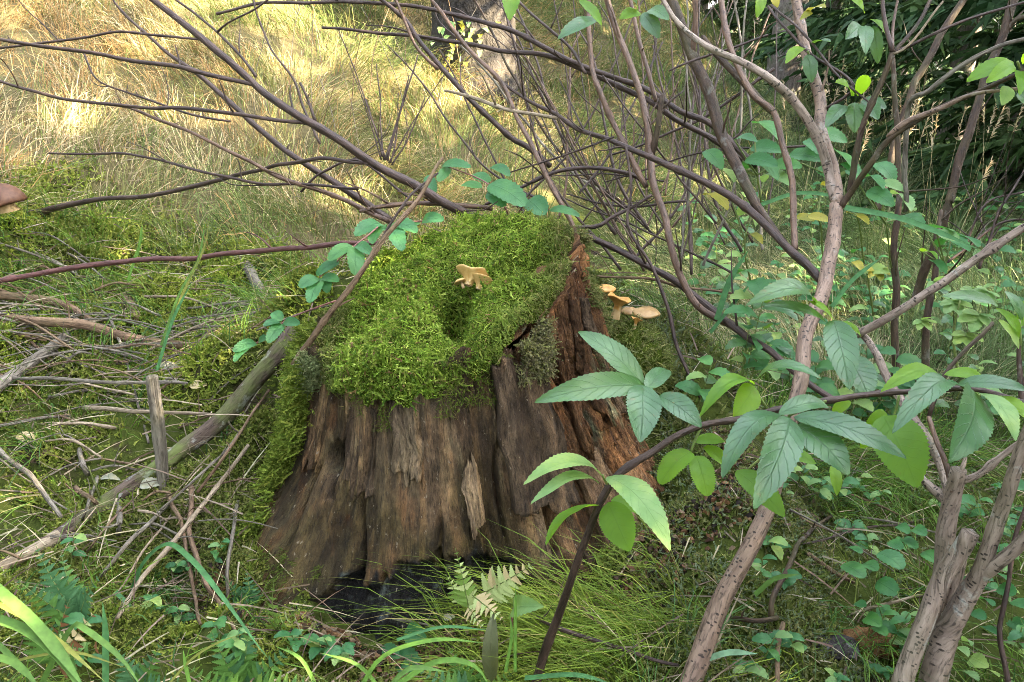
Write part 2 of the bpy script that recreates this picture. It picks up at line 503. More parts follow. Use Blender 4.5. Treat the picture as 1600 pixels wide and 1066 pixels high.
PL = []
def stump_disp(th, t):
    xr, yr = rim_xy(th)
    z = t * 0.62
    arc = th * 0.38
    tw = arc + 0.05 * fbm(arc * 3, z * 2, 0, 61, 2)
    right = np.clip(ang_lobe(th, -38, 24) * sstep(0.30, 0.62, t) + ang_lobe(th, -12, 24) * sstep(0.1, 0.5, t), 0, 1)      # brown cubical rot
    ridge = 1 - np.abs(vnoise(tw * 26, z * 2.2, 0, 62))
    ridge2 = 1 - np.abs(vnoise(tw * 70, z * 5.0, 0, 63))
    d = 0.024 * fbm(tw * 8, z * 1.1, 0, 64, 3) + 0.010 * (ridge - 0.5) + 0.006 * (ridge2 - 0.5)
    pv, pg = worley(tw * 11, z * 3.0 + 0.6 * vnoise(tw * 14, 0, 0, 66), 65)
    d = d + 0.015 * (pv - 0.5) * sstep(0.0, 0.05, pg) - 0.006 * (1 - sstep(0.0, 0.07, pg))
    pv2, pg2 = worley(tw * 34, z * 7.0 + 1.4 * vnoise(tw * 30, 0, 0, 68), 67)
    d = d + 0.008 * (pv2 - 0.5) - 0.014 * sstep(0.30, 0.5, fbm(tw * 45, z * 9, 0, 78, 3))
    cv, cg = worley(tw * 46 + 1.2 * fbm(tw * 30, z * 22, 0, 72, 2), z * 12.0 + 1.5 * fbm(tw * 40, z * 9, 0, 73, 2), 69)
    fib = 1 - np.abs(vnoise(tw * 150, z * 9, 0, 75))
    fib2 = 1 - np.abs(vnoise(tw * 260, z * 14, 0, 76))
    d = d + right * (0.020 * (cv - 0.6) - 0.008 * (1 - sstep(0, 0.10, cg)) - 0.010 + 0.010 * (fib - 0.5) + 0.005 * (fib2 - 0.5) - 0.03 * sstep(0.25, 0.5, fbm(tw * 18, z * 6, 0, 77, 2)))
    d = d + (1 - right) * (0.005 * (fib - 0.5) + 0.0025 * (fib2 - 0.5))
    d = d + 0.004 * fbm(tw * 90, z * 20, 0, 70, 3)
    worn = sstep(-0.30, 0.12, fbm(th * 3.1 + 4, t * 2.6, 0, 82, 3)) * (1 - right)
    big = 0.024 * fbm(tw * 8, z * 1.1, 0, 64, 3)
    d = big + (d - big) * (1 - 0.80 * worn) + 0.010 * fbm(tw * 14, z * 8, 0, 83, 3)
    # long open cracks running down the side
    for a, w, t0, t1, dep in ((-60, 1.3, 0.05, 0.8, 0.05), (-92, 0.9, 0.15, 0.6, 0.025), (-118, 1.1, 0.3, 0.95, 0.03), (-33, 1.2, 0.05, 0.9, 0.05), (-140, 1.4, 0.1, 0.7, 0.03), (-74, 0.8, 0.35, 0.9, 0.025), (-15, 1.2, 0.2, 0.9, 0.04)):
        wob = math.radians(4.0) * vnoise(t * 5, a, 0, 71)
        dd = (th - math.radians(a) - wob + PI) % (2 * PI) - PI
        d = d - dep * np.exp(-(dd / math.radians(w)) ** 2) * sstep(t0, t0 + 0.1, t) * (1 - sstep(t1 - 0.1, t1, t))
    # a knot hole and a beetle hole
    hole = np.exp(-(((th - math.radians(-134)) / 0.06) ** 2 + ((t - 0.70) / 0.05) ** 2) ** 2)
    d = d - 0.09 * hole
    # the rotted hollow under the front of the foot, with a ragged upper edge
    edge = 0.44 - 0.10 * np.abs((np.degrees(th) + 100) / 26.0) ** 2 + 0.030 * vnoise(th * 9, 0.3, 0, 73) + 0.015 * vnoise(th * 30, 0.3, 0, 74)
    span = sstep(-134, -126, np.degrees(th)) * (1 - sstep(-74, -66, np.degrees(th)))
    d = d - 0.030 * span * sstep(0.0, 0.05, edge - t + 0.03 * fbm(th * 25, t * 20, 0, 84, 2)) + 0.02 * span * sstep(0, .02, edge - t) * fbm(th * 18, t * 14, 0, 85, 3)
    PL.clear(); PL.extend([pv, pv2, cv])
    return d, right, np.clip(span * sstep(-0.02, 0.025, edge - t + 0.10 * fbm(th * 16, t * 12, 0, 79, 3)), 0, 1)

thf = np.concatenate([np.linspace(math.radians(-190), math.radians(25), 560, endpoint=False), np.linspace(math.radians(25), math.radians(170), 110, endpoint=False)])
tv = np.linspace(0.02, 1.0, 250)
TH, TT = np.meshgrid(thf, tv)
TH_ = ((TH + PI) % (2 * PI)) - PI
DISP, RIGHT, HOLLOW = stump_disp(TH, TT)
PLATE = [a.copy() for a in PL]
X, Y, Z, H = stump_point(TH, TT, DISP)
# ragged rim: columns of fibre end at different heights
rag = 0.020 * worley(TH * 30, np.zeros_like(TH) + 0.5, 80)[0] + 0.02 * worley(TH * 11, np.zeros_like(TH) + 0.5, 81)[0]
Z = Z + (rag - 0.02) * sstep(0.80, 1.0, TT)
nth, nt = len(thf), len(tv)
V = np.stack([X.ravel(), Y.ravel(), Z.ravel()], 1)
ii, jj = np.meshgrid(np.arange(nth), np.arange(nt - 1))
a0 = (jj * nth + ii).ravel(); b0 = (jj * nth + (ii + 1) % nth).ravel()
Q = np.stack([a0, b0, b0 + nth, a0 + nth], 1)
# inner lip so that the rim has thickness
lip = np.stack([(X[-1] - TC[0]) * 0.86 + TC[0], (Y[-1] - TC[1]) * 0.86 + TC[1], Z[-1] - 0.05], 1)
base = len(V)
V = np.concatenate([V, lip])
top_i = (nt - 1) * nth + np.arange(nth)
lip_i = base + np.arange(nth)
Q = np.concatenate([Q, np.stack([top_i, np.roll(top_i, -1), np.roll(lip_i, -1), lip_i], 1)])
ext = lambda a: np.concatenate([a.ravel(), a[-1].ravel()])
grain = np.stack([ext(TH) * 0.38, ext(Z), ext(DISP)], 1)
deg = np.degrees(ext(TH))
# what the wood is like: R crumbling red rot, G blackened wet heartwood and black inside the knot hole, B weathered grey face
tt = ext(TT)
n_z = fbm(ext(TH) * 6, tt * 5, 0, 90, 4)
R_ = np.clip(ext(RIGHT) * 1.1 + 0.25 * sstep(0.1, 0.5, n_z), 0, 1)
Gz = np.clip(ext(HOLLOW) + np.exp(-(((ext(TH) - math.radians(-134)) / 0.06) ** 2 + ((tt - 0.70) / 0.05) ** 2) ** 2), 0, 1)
Bz = np.clip(0.9 * ang_lobe(ext(TH), -62, 9) * sstep(0.25, 0.5, tt + 0.1 * n_z) + 0.5 * ang_lobe(ext(TH), -100, 40) * sstep(0.45, 0.85, tt + 0.3 * n_z) + 0.5 * sstep(0.15, 0.5, n_z) * sstep(-110, -60, deg), 0, 1)
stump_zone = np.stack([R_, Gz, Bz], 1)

k = NT('rotten_stump_wood')
g = k.attr('grain').outputs['Vector']
zc = k.n('ShaderNodeSeparateColor'); k.l(k.attr('zone').outputs['Color'], zc.inputs[0])
f1 = k.noise(k.mapping(g, (48, 11, 40)), 1.0, 6.0, 0.68)
f2 = k.noise(k.mapping(g, (190, 16, 120)), 1.0, 6.0, 0.68)
f3 = k.noise(k.mapping(g, (9, 5, 9)), 1.0, 4.0, 0.6)
c = k.mix(k.ramp(f1, [(0.30, 0.0), (0.70, 1.0)]), (0.008, 0.005, 0.003), (0.070, 0.049, 0.026))
c = k.mix(k.ramp(f3, [(0.38, 0.0), (0.54, 0.8)]), c, k.mix(f2, (0.022, 0.017, 0.007), (0.092, 0.074, 0.034)))
    #                  # olive algae film
c = k.mix(k.ramp(k.noise(k.mapping(g, (15, 6, 15)), 1.0, 3.0), [(0.57, 0.0), (0.70, 0.75)]), c, (0.085, 0.036, 0.011))   # orange-brown streaks
grey = k.mix(f2, (0.075, 0.050, 0.033), (0.25, 0.195, 0.145))
c = k.mix(zc.outputs[2], c, grey)
rot = k.mix(k.ramp(f2, [(0.3, 0.0), (0.7, 1.0)]), (0.050, 0.019, 0.007), (0.30, 0.165, 0.085))
c = k.mix(zc.outputs[0], c, rot)
green = k.ramp(k.noise(k.mapping(g, (14, 4, 10)), 1.0, 4.0), [(0.60, 0.0), (0.68, 0.8)])
c = k.mix(k.mix(1.0, green, zc.outputs[0], 'MULTIPLY'), c, (0.17, 0.23, 0.15))              # pale green lichen on the split face
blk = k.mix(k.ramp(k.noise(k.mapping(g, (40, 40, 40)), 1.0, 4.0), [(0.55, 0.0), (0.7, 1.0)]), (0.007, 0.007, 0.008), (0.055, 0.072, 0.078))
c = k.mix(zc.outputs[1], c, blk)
c = k.mix(k.ramp(f2, [(0.55, 0.0), (0.68, 0.9)]), c, (0.010, 0.006, 0.004))
ps = k.n('ShaderNodeSeparateXYZ'); k.l(k.attr('plate').outputs['Vector'], ps.inputs[0])
c = k.mix(1.0, c, k.ramp(ps.outputs[0], [(0.0, (0.50, 0.46, 0.42)), (0.35, (0.9, 0.85, 0.75)), (0.7, (1.15, 1.15, 1.1)), (1.0, (1.75, 1.70, 1.55))]), 'MULTIPLY')
c = k.mix(1.0, c, k.ramp(ps.outputs[1], [(0.0, (0.55, 0.50, 0.45)), (0.5, (1.0, 1.0, 1.0)), (1.0, (1.5, 1.35, 1.15))]), 'MULTIPLY')
f4 = k.noise(k.mapping(g, (420, 46, 300)), 1.0, 4.0, 0.7)
mo = k.noise(k.mapping(g, (34, 15, 34)), 1.0, 6.0, 0.72)
c = k.mix(1.0, c, k.ramp(mo, [(0.30, (0.35, 0.33, 0.30)), (0.48, (0.9, 0.88, 0.85)), (0.60, (1.4, 1.38, 1.3)), (0.75, (2.1, 2.0, 1.8))]), 'MULTIPLY')
c = k.mix(k.ramp(f4, [(0.52, 0.0), (0.66, 0.65)]), c, (0.012, 0.008, 0.006))
c = k.mix(k.ramp(k.noise(k.mapping(g, (130, 60, 100)), 1.0, 3.0), [(0.66, 0.0), (0.72, 0.8)]), c, (0.30, 0.25, 0.18))
rg = k.ramp(f1, [(0.3, 0.7), (0.7, 0.95)])
nb_ = k.bump(mo, 0.8, 0.012, k.bump(f2, 1.0, 0.009, k.bump(f4, 1.0, 0.004)))
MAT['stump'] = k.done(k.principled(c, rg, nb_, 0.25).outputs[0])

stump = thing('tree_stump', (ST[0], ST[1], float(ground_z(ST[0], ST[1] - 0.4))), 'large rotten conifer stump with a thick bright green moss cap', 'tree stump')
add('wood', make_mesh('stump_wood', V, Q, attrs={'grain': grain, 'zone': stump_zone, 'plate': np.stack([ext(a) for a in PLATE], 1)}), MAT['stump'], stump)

# ------------------------------------------------------------------ loose plates and splinters of wood on the stump
def wood_plate(th0, th1, t0, t1, out, thick, seed, zone_rgb, name='wood_plate', label=None, point=0.0):
    """A curved slab that has split from the trunk, with torn upper and lower ends."""
    na_, nt_ = 26, 44
    a = np.radians(np.linspace(th0, th1, na_)); t = np.linspace(0, 1, nt_)
    A, T = np.meshgrid(a, t)
    U = (A - a[0]) / (a[-1] - a[0])
    top = t1 - 0.05 * worley(U * 5 + seed, U * 0 + 0.5, seed)[0] - point * np.abs(U - 0.5) * 2
    bot = t0 + 0.06 * worley(U * 5 + seed, U * 0 + 0.5, seed + 1)[0] + point * np.abs(U - 0.5)
    TTp = bot + (top - bot) * T
    Aw = A + 0.03 * vnoise(T * 4, U, seed, 5) * np.sin(T * PI)
    D, _, _ = stump_disp(Aw, TTp)
    pl = np.tile(np.stack([a.ravel() * 0 + ((seed * 0.37) % 1.0) if i_ == 0 else a.ravel() for i_, a in enumerate(PL)], 1), (2, 1))
    sm = 0.35 * D + out + 0.004 * vnoise(U * 9 + seed, T * 4, 0, 7) + 0.002 * fbm(U * 40, T * 9, seed, 8, 3)
    x, y, z, h = stump_point(Aw, TTp, sm)
    x2, y2, z2, _ = stump_point(Aw, TTp, sm - thick)
    f = np.stack([x.ravel(), y.ravel(), z.ravel()], 1); b = np.stack([x2.ravel(), y2.ravel(), z2.ravel()], 1)
    n = len(f)
    i_, j_ = np.meshgrid(np.arange(na_ - 1), np.arange(nt_ - 1))
    p0 = (j_ * na_ + i_).ravel()
    q1 = np.stack([p0, p0 + 1, p0 + na_ + 1, p0 + na_], 1)
    rim = np.concatenate([np.arange(na_), np.arange(1, nt_) * na_ + na_ - 1, (nt_ - 1) * na_ + np.arange(na_ - 2, -1, -1), np.arange(nt_ - 2, 0, -1) * na_])
    rn = np.roll(rim, -1)
    q = np.concatenate([q1, q1[:, ::-1] + n, np.stack([rim, rim + n, rn + n, rn], 1)])
    Vp = np.concatenate([f, b])
    gr = np.stack([np.tile((A * 0.38).ravel(), 2), Vp[:, 2], np.concatenate([sm.ravel(), sm.ravel() - thick])], 1)
    zz = np.tile(np.array(zone_rgb)[None], (len(Vp), 1))
    add(name, make_mesh(name, Vp, q, attrs={'grain': gr, 'zone': zz, 'plate': pl}), MAT['stump'], stump, label)

wood_plate(-72, -50, 0.52, 0.99, 0.022, 0.03, 3, (0, 0, 1.0), label='smooth grey weathered plate of wood below the moss lip')
wood_plate(-47, -34, 0.28, 0.62, 0.016, 0.03, 5, (0.35, 0, 0.55), label='square-topped block of brown wood on the split face')
wood_plate(-86, -81, 0.46, 0.74, 0.016, 0.014, 8, (0, 0, 0.9), point=0.05, label='narrow pale sliver of wood hanging on the front')
wood_plate(-66, -52, 0.13, 0.42, 0.012, 0.03, 11, (0.2, 0, 0.3), point=0.03)
wood_plate(-20, -13, 0.60, 0.94, 0.018, 0.02, 14, (0.1, 0, 0.9), point=0.05)
wood_plate(-9, -2, 0.48, 0.90, 0.020, 0.03, 17, (0.7, 0, 0.4), point=0.06)
wood_plate(-110, -99, 0.66, 0.97, 0.010, 0.02, 21, (0, 0, 0.6), point=0.03)
wood_plate(-128, -116, 0.58, 0.97, 0.008, 0.02, 22, (0, 0, 0.75), point=0.05)
wood_plate(-152, -143, 0.62, 1.0, 0.012, 0.025, 24, (0.2, 0, 0.25), point=0.02)
wood_plate(-32, -25, 0.15, 0.55, 0.014, 0.025, 27, (0.5, 0, 0.5), point=0.05)
wood_plate(-24, -17, 0.10, 0.42, 0.016, 0.025, 29, (0.8, 0, 0.25), point=0.06)
wood_plate(-41, -37, 0.58, 0.94, 0.016, 0.02, 31, (0.9, 0, 0.1), point=0.07)
wood_plate(-31, -27, 0.62, 0.99, 0.020, 0.02, 33, (0.8, 0, 0.2), point=0.06)

# ------------------------------------------------------------------ moss
def tri_of(quads):
    return np.concatenate([quads[:, [0, 1, 2]], quads[:, [0, 2, 3]]])

def sample_surface(V, T, n, weight=None):
    A, B, C = V[T[:, 0]], V[T[:, 1]], V[T[:, 2]]
    nn = np.cross(B - A, C - A)
    ar = np.linalg.norm(nn, axis=1)
    w = ar * (1 if weight is None else weight)
    idx = rng.choice(len(T), size=n, p=w / w.sum())
    u, v = rng.random(n), rng.random(n)
    f = u + v > 1
    u[f], v[f] = 1 - u[f], 1 - v[f]
    p = A[idx] + u[:, None] * (B - A)[idx] + v[:, None] * (C - A)[idx]
    return p, nrm(nn[idx]), idx

def basis_from(n, spin):
    """Rotation matrices (N,3,3) whose third column is n."""
    ref = np.where(np.abs(n[:, 2:3]) < 0.9, np.array([[0, 0, 1.0]]), np.array([[1.0, 0, 0]]))
    t = nrm(np.cross(ref, n)); b = np.cross(n, t)
    c, s = np.cos(spin)[:, None], np.sin(spin)[:, None]
    return np.stack([t * c + b * s, -t * s + b * c, n], 2)

def shoot_template(seed, leaves=10, w=0.075, curl=0.5):
    """One moss shoot of unit length along +Z: a bent stem set with small pointed leaves."""
    r = np.random.default_rng(seed)
    V, T = [], []
    def stem(t): return np.array([curl * t * t, 0.10 * math.sin(t * 3), t * (1 - 0.25 * t * curl)])
    for i in range(leaves):
        t = 0.25 + 0.75 * i / (leaves - 1)
        c = stem(t)
        a = i * 2.4 + r.uniform(-.3, .3)
        d = np.array([math.cos(a), math.sin(a), 0.75 + 0.5 * t]); d /= np.linalg.norm(d)
        sd = np.cross(d, [0, 0, 1.0]); sd /= np.linalg.norm(sd)
        L = 0.26 * (1.1 - 0.45 * t)
        n = len(V)
        V += [c - sd * w * 0.5, c + sd * w * 0.5, c + d * L]
        T.append((n, n + 1, n + 2))
    n = len(V)
    sd = np.array([0, 1, 0]) * w * 0.5
    for t in (0.0, 0.5):
        V += [stem(t) - sd, stem(t) + sd]
    V.append(stem(1.0))
    T += [(n, n + 1, n + 3), (n, n + 3, n + 2), (n + 2, n + 3, n + 4)]
    return np.array(V), np.array(T)

def scatter(tpls, pos, n, scale, col, spin=None):
    """Copies of small templates joined into one mesh."""
    N = len(pos)
    spin = rng.uniform(0, 2 * PI, N) if spin is None else spin
    Rm = basis_from(n, spin)
    which = rng.integers(0, len(tpls), N)
    Vs, Ts, Cs, off = [], [], [], 0
    for i, (tv_, tt_) in enumerate(tpls):
        m = which == i
        if not m.any(): continue
        v = np.einsum('nij,kj->nki', Rm[m], tv_) * scale[m][:, None, None] + pos[m][:, None, :]
        c = np.repeat(col[m][:, None, :], len(tv_), 1)
        cnt = m.sum()
        Ts.append((tt_[None] + (np.arange(cnt) * len(tv_))[:, None, None] + off).reshape(-1, 3))
        Vs.append(v.reshape(-1, 3)); Cs.append(c.reshape(-1, 3))
        off += cnt * len(tv_)
    return np.concatenate(Vs), np.concatenate(Ts), np.concatenate(Cs)

def pick(cols, n, w=None):
    cols = np.array(cols)
    i = rng.choice(len(cols), n, p=w)
    return cols[i] * rng.uniform(0.8, 1.2, (n, 1)) * rng.uniform(0.93, 1.07, (n, 3))

SHOOTS = [shoot_template(s, 6, 0.15, c) for s, c in ((1, 0.3), (2, 0.6), (3, 0.9))]

# the cap: lies on the broken top and hangs over the lip
na_, nr_ = 260, 90
A = np.linspace(-PI, PI, na_, endpoint=False)
R = np.linspace(0, 1, nr_)
AA, RR = np.meshgrid(A, R)
dg_ = np.degrees(AA)
def arc(lo, hi, soft=8):
    return sstep(lo - soft, lo + soft, dg_) * (1 - sstep(hi - soft, hi + soft, dg_))
reach = 0.97 + 0.02 * arc(-140, -60) - 0.07 * arc(-58, 8, 6) - 0.02 * arc(8, 40)
drop = 0.005 + (0.055 + 0.030 * vnoise(AA * 6, 0, 0, 101) + 0.02 * vnoise(AA * 17, 0, 0, 102)) * arc(-128, -64, 6) + 0.045 * arc(-180, -128, 8) + 0.04 * arc(120, 181, 8) + 0.03 * arc(-50, 20)
on = np.clip(RR / 0.80, 0, 1)
over = np.clip((RR - 0.80) / 0.20, 0, 1)
rr = on * reach + 0.075 * np.sin(over * PI / 2) * np.where(drop > 0.04, 1, 0.25)
mx = TC[0] + RIMX * rr * np.cos(AA); my = TC[1] + RIMY * rr * np.sin(AA)
fl = np.clip(on * reach, 0, 1)
mzv = ztop(TC[0] + RIMX * fl * np.cos(AA), TC[1] + RIMY * fl * np.sin(AA)) + 0.026
mzv = mzv + 0.015 * (1 - on ** 2) - drop * (1 - np.cos(over * PI / 2)) * 1.0 - 0.02 * over
lump = 0.034 * fbm(mx * 9, my * 9, 0, 110, 3) + 0.020 * fbm(mx * 24, my * 24, 0, 111, 2)
mzv = mzv + lump * (1 - 0.5 * over)
def bumpxy(x0, y0, rx, ry, amp, rot=0.0):
    c, s = math.cos(rot), math.sin(rot)
    u = (mx - x0) * c + (my - y0) * s; v = -(mx - x0) * s + (my - y0) * c
    return amp * np.exp(-(u / rx) ** 2 - (v / ry) ** 2)
mzv = mzv - bumpxy(-0.130, 1.90, 0.036, 0.10, 0.24, 0.15)          # the dark cleft between the cushions
mzv = mzv - bumpxy(0.00, 1.98, 0.13, 0.038, 0.14, 0.30)             # trough running to the right
mzv = mzv + bumpxy(-0.24, 1.80, 0.11, 0.08, 0.045)                  # swollen front cushion
mzv = mzv + bumpxy(-0.05, 2.15, 0.16, 0.10, 0.015)                  # swollen back cushion
mzv = mzv - bumpxy(-0.37, 1.93, 0.12, 0.045, 0.055, 0.5)
Vm = np.stack([mx.ravel(), my.ravel(), mzv.ravel()], 1)
i_, j_ = np.meshgrid(np.arange(na_), np.arange(nr_ - 1))
p0 = (j_ * na_ + i_).ravel(); p1 = (j_ * na_ + (i_ + 1) % na_).ravel()
Qm = np.stack([p0, p1, p1 + na_, p0 + na_], 1)
MAT['moss_mat'] = (lambda k: k.done(k.principled(k.mix(k.noise(k.coord(), 45.0, 4.0), (0.020, 0.032, 0.004), (0.060, 0.085, 0.010)), 0.95, k.bump(k.noise(k.coord(), 90.0, 3.0), 1.0, 0.01), 0.05).outputs[0]))(NT('moss_cushion'))
cap = add('moss_cap', make_mesh('moss_cap', Vm, Qm), MAT['moss_mat'], stump, 'thick bright green moss cap hanging over the front lip', kind=None)

Tm = tri_of(Qm)
pos, nn, idx = sample_surface(Vm, Tm, 45000)
nn = nn * np.sign(nn[:, 2:3] + 1e-6) if False else nn
rad = nrm(np.stack([pos[:, 0] - TC[0], pos[:, 1] - TC[1], np.zeros(len(pos))], 1))
# shoots stand up and lean outwards and downhill at the lip
lean = nrm(nn * 0.8 + np.array([-0.15, -0.35, 0.35]) + rng.normal(0, 0.32, pos.shape))
dryness = sstep(0.02, 0.16, pos[:, 0] + 0.35 * (2.0 - pos[:, 1]) * (pos[:, 1] < 2.0) + 0.05 * fbm(pos[:, 0] * 14, pos[:, 1] * 14, 0, 115, 2) - 0.0)
leftdry = sstep(-0.36, -0.44, pos[:, 0] + 0.05 * fbm(pos[:, 0] * 12, pos[:, 1] * 12, 0, 116, 2))
bright = pick([(0.190, 0.275, 0.035), (0.140, 0.220, 0.022), (0.290, 0.365, 0.065), (0.070, 0.130, 0.016)], len(pos), [.35, .3, .2, .15])
olive = pick([(0.17, 0.19, 0.045), (0.12, 0.14, 0.035), (0.22, 0.20, 0.08), (0.09, 0.12, 0.03)], len(pos))
tone = 0.5 + 0.5 * fbm(pos[:, 0] * 10, pos[:, 1] * 10, 0, 117, 3)
col = bright * (0.80 + 0.55 * tone[:, None])
br_ = rng.random(len(pos)) < 0.05
col[br_] = pick([(0.20, 0.13, 0.05), (0.26, 0.19, 0.08)], int(br_.sum()))
dry = np.clip(np.maximum(dryness, leftdry), 0, 1)[:, None]
col = col * (1 - dry) + olive * dry
scl = rng.uniform(0.011, 0.025, len(pos)) * (0.8 + 0.6 * sstep(-0.3, 0.4, fbm(pos[:, 0] * 16, pos[:, 1] * 16, 0, 118, 2))) * (1 - 0.25 * dry[:, 0])
MV, MT_, MC = scatter(SHOOTS, pos - nn * 0.003, lean, scl, col)
add('moss_shoots', make_mesh('moss_shoots', MV, None, MT_, False, {'col': MC}), MAT['moss'], stump, 'bristling bright green moss shoots', kind='stuff')

# crumbled wood filling the top under the moss
cr = np.linspace(0, 0.93, 30); CA, CR = np.meshgrid(np.linspace(-PI, PI, 120, endpoint=False), cr)
cxx = TC[0] + RIMX * CR * np.cos(CA); cyy = TC[1] + RIMY * CR * np.sin(CA)
czz = ztop(cxx, cyy) - 0.02 - 0.22 * np.exp(-((cxx + 0.13) / 0.08) ** 2 - ((cyy - 1.9) / 0.13) ** 2) + 0.02 * fbm(cxx * 30, cyy * 30, 0, 130, 3)
i_, j_ = np.meshgrid(np.arange(120), np.arange(29)); a_ = (j_ * 120 + i_).ravel(); b_ = (j_ * 120 + (i_ + 1) % 120).ravel()
cV = np.stack([cxx.ravel(), cyy.ravel(), czz.ravel()], 1)
add('rotten_core', make_mesh('rotten_core', cV, np.stack([a_, b_, b_ + 120, a_ + 120], 1), attrs={'grain': cV * np.array([1, 3, 1]), 'zone': np.tile(np.array([[0.9, 0, 0]]), (len(cV), 1)), 'plate': np.full((len(cV), 3), .5)}), MAT['stump'], stump)
# a hanging skirt of moss down the left flank and the left of the lip
def flank_moss(name, th0, th1, t0, t1, n, cols, seed, out=0.02, keep=0.35, size=(0.014, 0.028)):
    th = np.radians(rng.uniform(th0, th1, n * 3)); t = rng.uniform(t0, t1, n * 3)
    msk = fbm(th * 6, t * 5, 0, seed, 3) > (keep - 0.5) + rng.normal(0, 0.08, len(th))
    th, t = th[msk][:n], t[msk][:n]
    D, _, _ = stump_disp(th, t)
    x, y, z, h = stump_point(th, t, D * 0.6 + out * rng.random(len(th)))
    p = np.stack([x, y, z], 1)
    nr = nrm(np.stack([np.cos(th), np.sin(th), -0.15 + 0 * th], 1) + rng.normal(0, 0.35, (len(th), 3)))
    c = pick(cols, len(th))
    v, t_, cc = scatter(SHOOTS, p, nr, rng.uniform(size[0], size[1], len(th)), c)
    add(name, make_mesh(name, v, None, t_, False, {'col': cc}), MAT['moss'], stump, kind='stuff')
OLIVE = [(0.12, 0.16, 0.025), (0.16, 0.20, 0.035), (0.09, 0.13, 0.02)]
GREYG = [(0.14, 0.17, 0.07), (0.18, 0.21, 0.09), (0.10, 0.125, 0.045)]
flank_moss('flank_moss', -206, -153, 0.12, 0.98, 9000, [(0.16, 0.215, 0.03), (0.20, 0.25, 0.04), (0.11, 0.16, 0.022)], 121, 0.05, 0.25, (0.02, 0.04))
flank_moss('hanging_lichen', -163, -147, 0.74, 1.0, 1900, GREYG, 122, 0.02, 0.45)
flank_moss('lichen_streak', -22, -8, 0.25, 0.85, 1500, GREYG, 123, 0.012, 0.62, (0.007, 0.013))
flank_moss('lip_moss', -62, -44, 0.92, 1.02, 1800, [(0.19, 0.18, 0.09), (0.13, 0.12, 0.06), (0.2, 0.2, 0.07)], 124, 0.03, 0.3)
flank_moss('rim_moss', -8, 30, 0.78, 1.0, 2200, [(0.17, 0.17, 0.06), (0.12, 0.15, 0.04)], 125, 0.02, 0.45)

# a mossy root behind the stump that carries the tan mushrooms
nu, nv = 48, 30
U_, W_ = np.meshgrid(np.linspace(0, 2 * PI, nu, endpoint=False), np.linspace(0.02, PI - 0.02, nv))
rn_ = np.stack([np.sin(W_) * np.cos(U_), np.sin(W_) * np.sin(U_), np.cos(W_)], 2)
rd_ = 1 + 0.25 * fbm(rn_[..., 0] * 2, rn_[..., 1] * 2, rn_[..., 2] * 2, 140, 3)
rV = (rn_ * rd_[..., None] * np.array([0.10, 0.11, 0.145]) + P(985, 592, 2.32)).reshape(-1, 3)
i_, j_ = np.meshgrid(np.arange(nu), np.arange(nv - 1)); a_ = (j_ * nu + i_).ravel(); b_ = (j_ * nu + (i_ + 1) % nu).ravel()
rQ = np.stack([a_, b_, b_ + nu, a_ + nu], 1)[:, ::-1]
add('root', make_mesh('root', rV, rQ), MAT['moss_mat'], stump, 'mossy root behind the split face')
rp, rnn, _ = sample_surface(rV, tri_of(rQ), 4500)
rv, rt, rc_ = scatter(SHOOTS, rp, nrm(rnn + rng.normal(0, .3, rp.shape)), rng.uniform(.012, .024, len(rp)), pick([(0.17, 0.19, 0.05), (0.12, 0.15, 0.035), (0.20, 0.21, 0.08)], len(rp)))
add('root_moss', make_mesh('root_moss', rv, None, rt, False, {'col': rc_}), MAT['moss'], stump, kind='stuff')

flank_moss('lip_fringe', -132, -62, 0.84, 1.0, 1700, [(0.15, 0.20, 0.03), (0.10, 0.14, 0.025), (0.16, 0.14, 0.05)], 127, 0.010, 0.62, (0.006, 0.013))
flank_moss('foot_moss', -196, -128, 0.10, 0.40, 1500, [(0.12, 0.16, 0.03), (0.08, 0.11, 0.02)], 128, 0.012, 0.60, (0.008, 0.016))
# crumbs of rotten wood fallen round the foot
CHIP = [(np.array([(-.5, -.3, 0), (.5, -.25, .05), (.35, .3, 0), (-.4, .25, .1), (0, 0, .45)]), np.array([(0, 1, 4), (1, 2, 4), (2, 3, 4), (3, 0, 4)]))]
ca_ = rng.uniform(math.radians(-150), math.radians(-5), 2600); cr_ = rng.normal(0, .06, 2600)
cx_, cy_, _, _ = stump_point(ca_, np.full(2600, .22), np.abs(cr_) + .01)
cp_ = np.stack([cx_, cy_, ground_z(cx_, cy_) + rng.uniform(-.003, .012, 2600)], 1)
kv, kt, kc = scatter(CHIP, cp_, nrm(rng.normal(0, .5, (2600, 3)) + np.array([0, 0, 1])), rng.uniform(.005, .022, 2600), pick([(0.10, 0.05, 0.022), (0.05, 0.028, 0.014), (0.17, 0.09, 0.04), (0.02, 0.014, 0.01), (0.20, 0.14, 0.08)], 2600))
add('wood_crumbs', make_mesh('wood_crumbs', kv, None, kt, False, {'col': kc}), MAT['grass'], None, 'crumbs of rotten wood fallen round the foot of the stump', 'debris', kind='stuff')
# spruce needles and straws lying on the moss cap
np_, nn2, _ = sample_surface(Vm, Tm, 420)
nd_ = nrm(np.cross(nn2, nrm(rng.normal(0, 1, nn2.shape))))
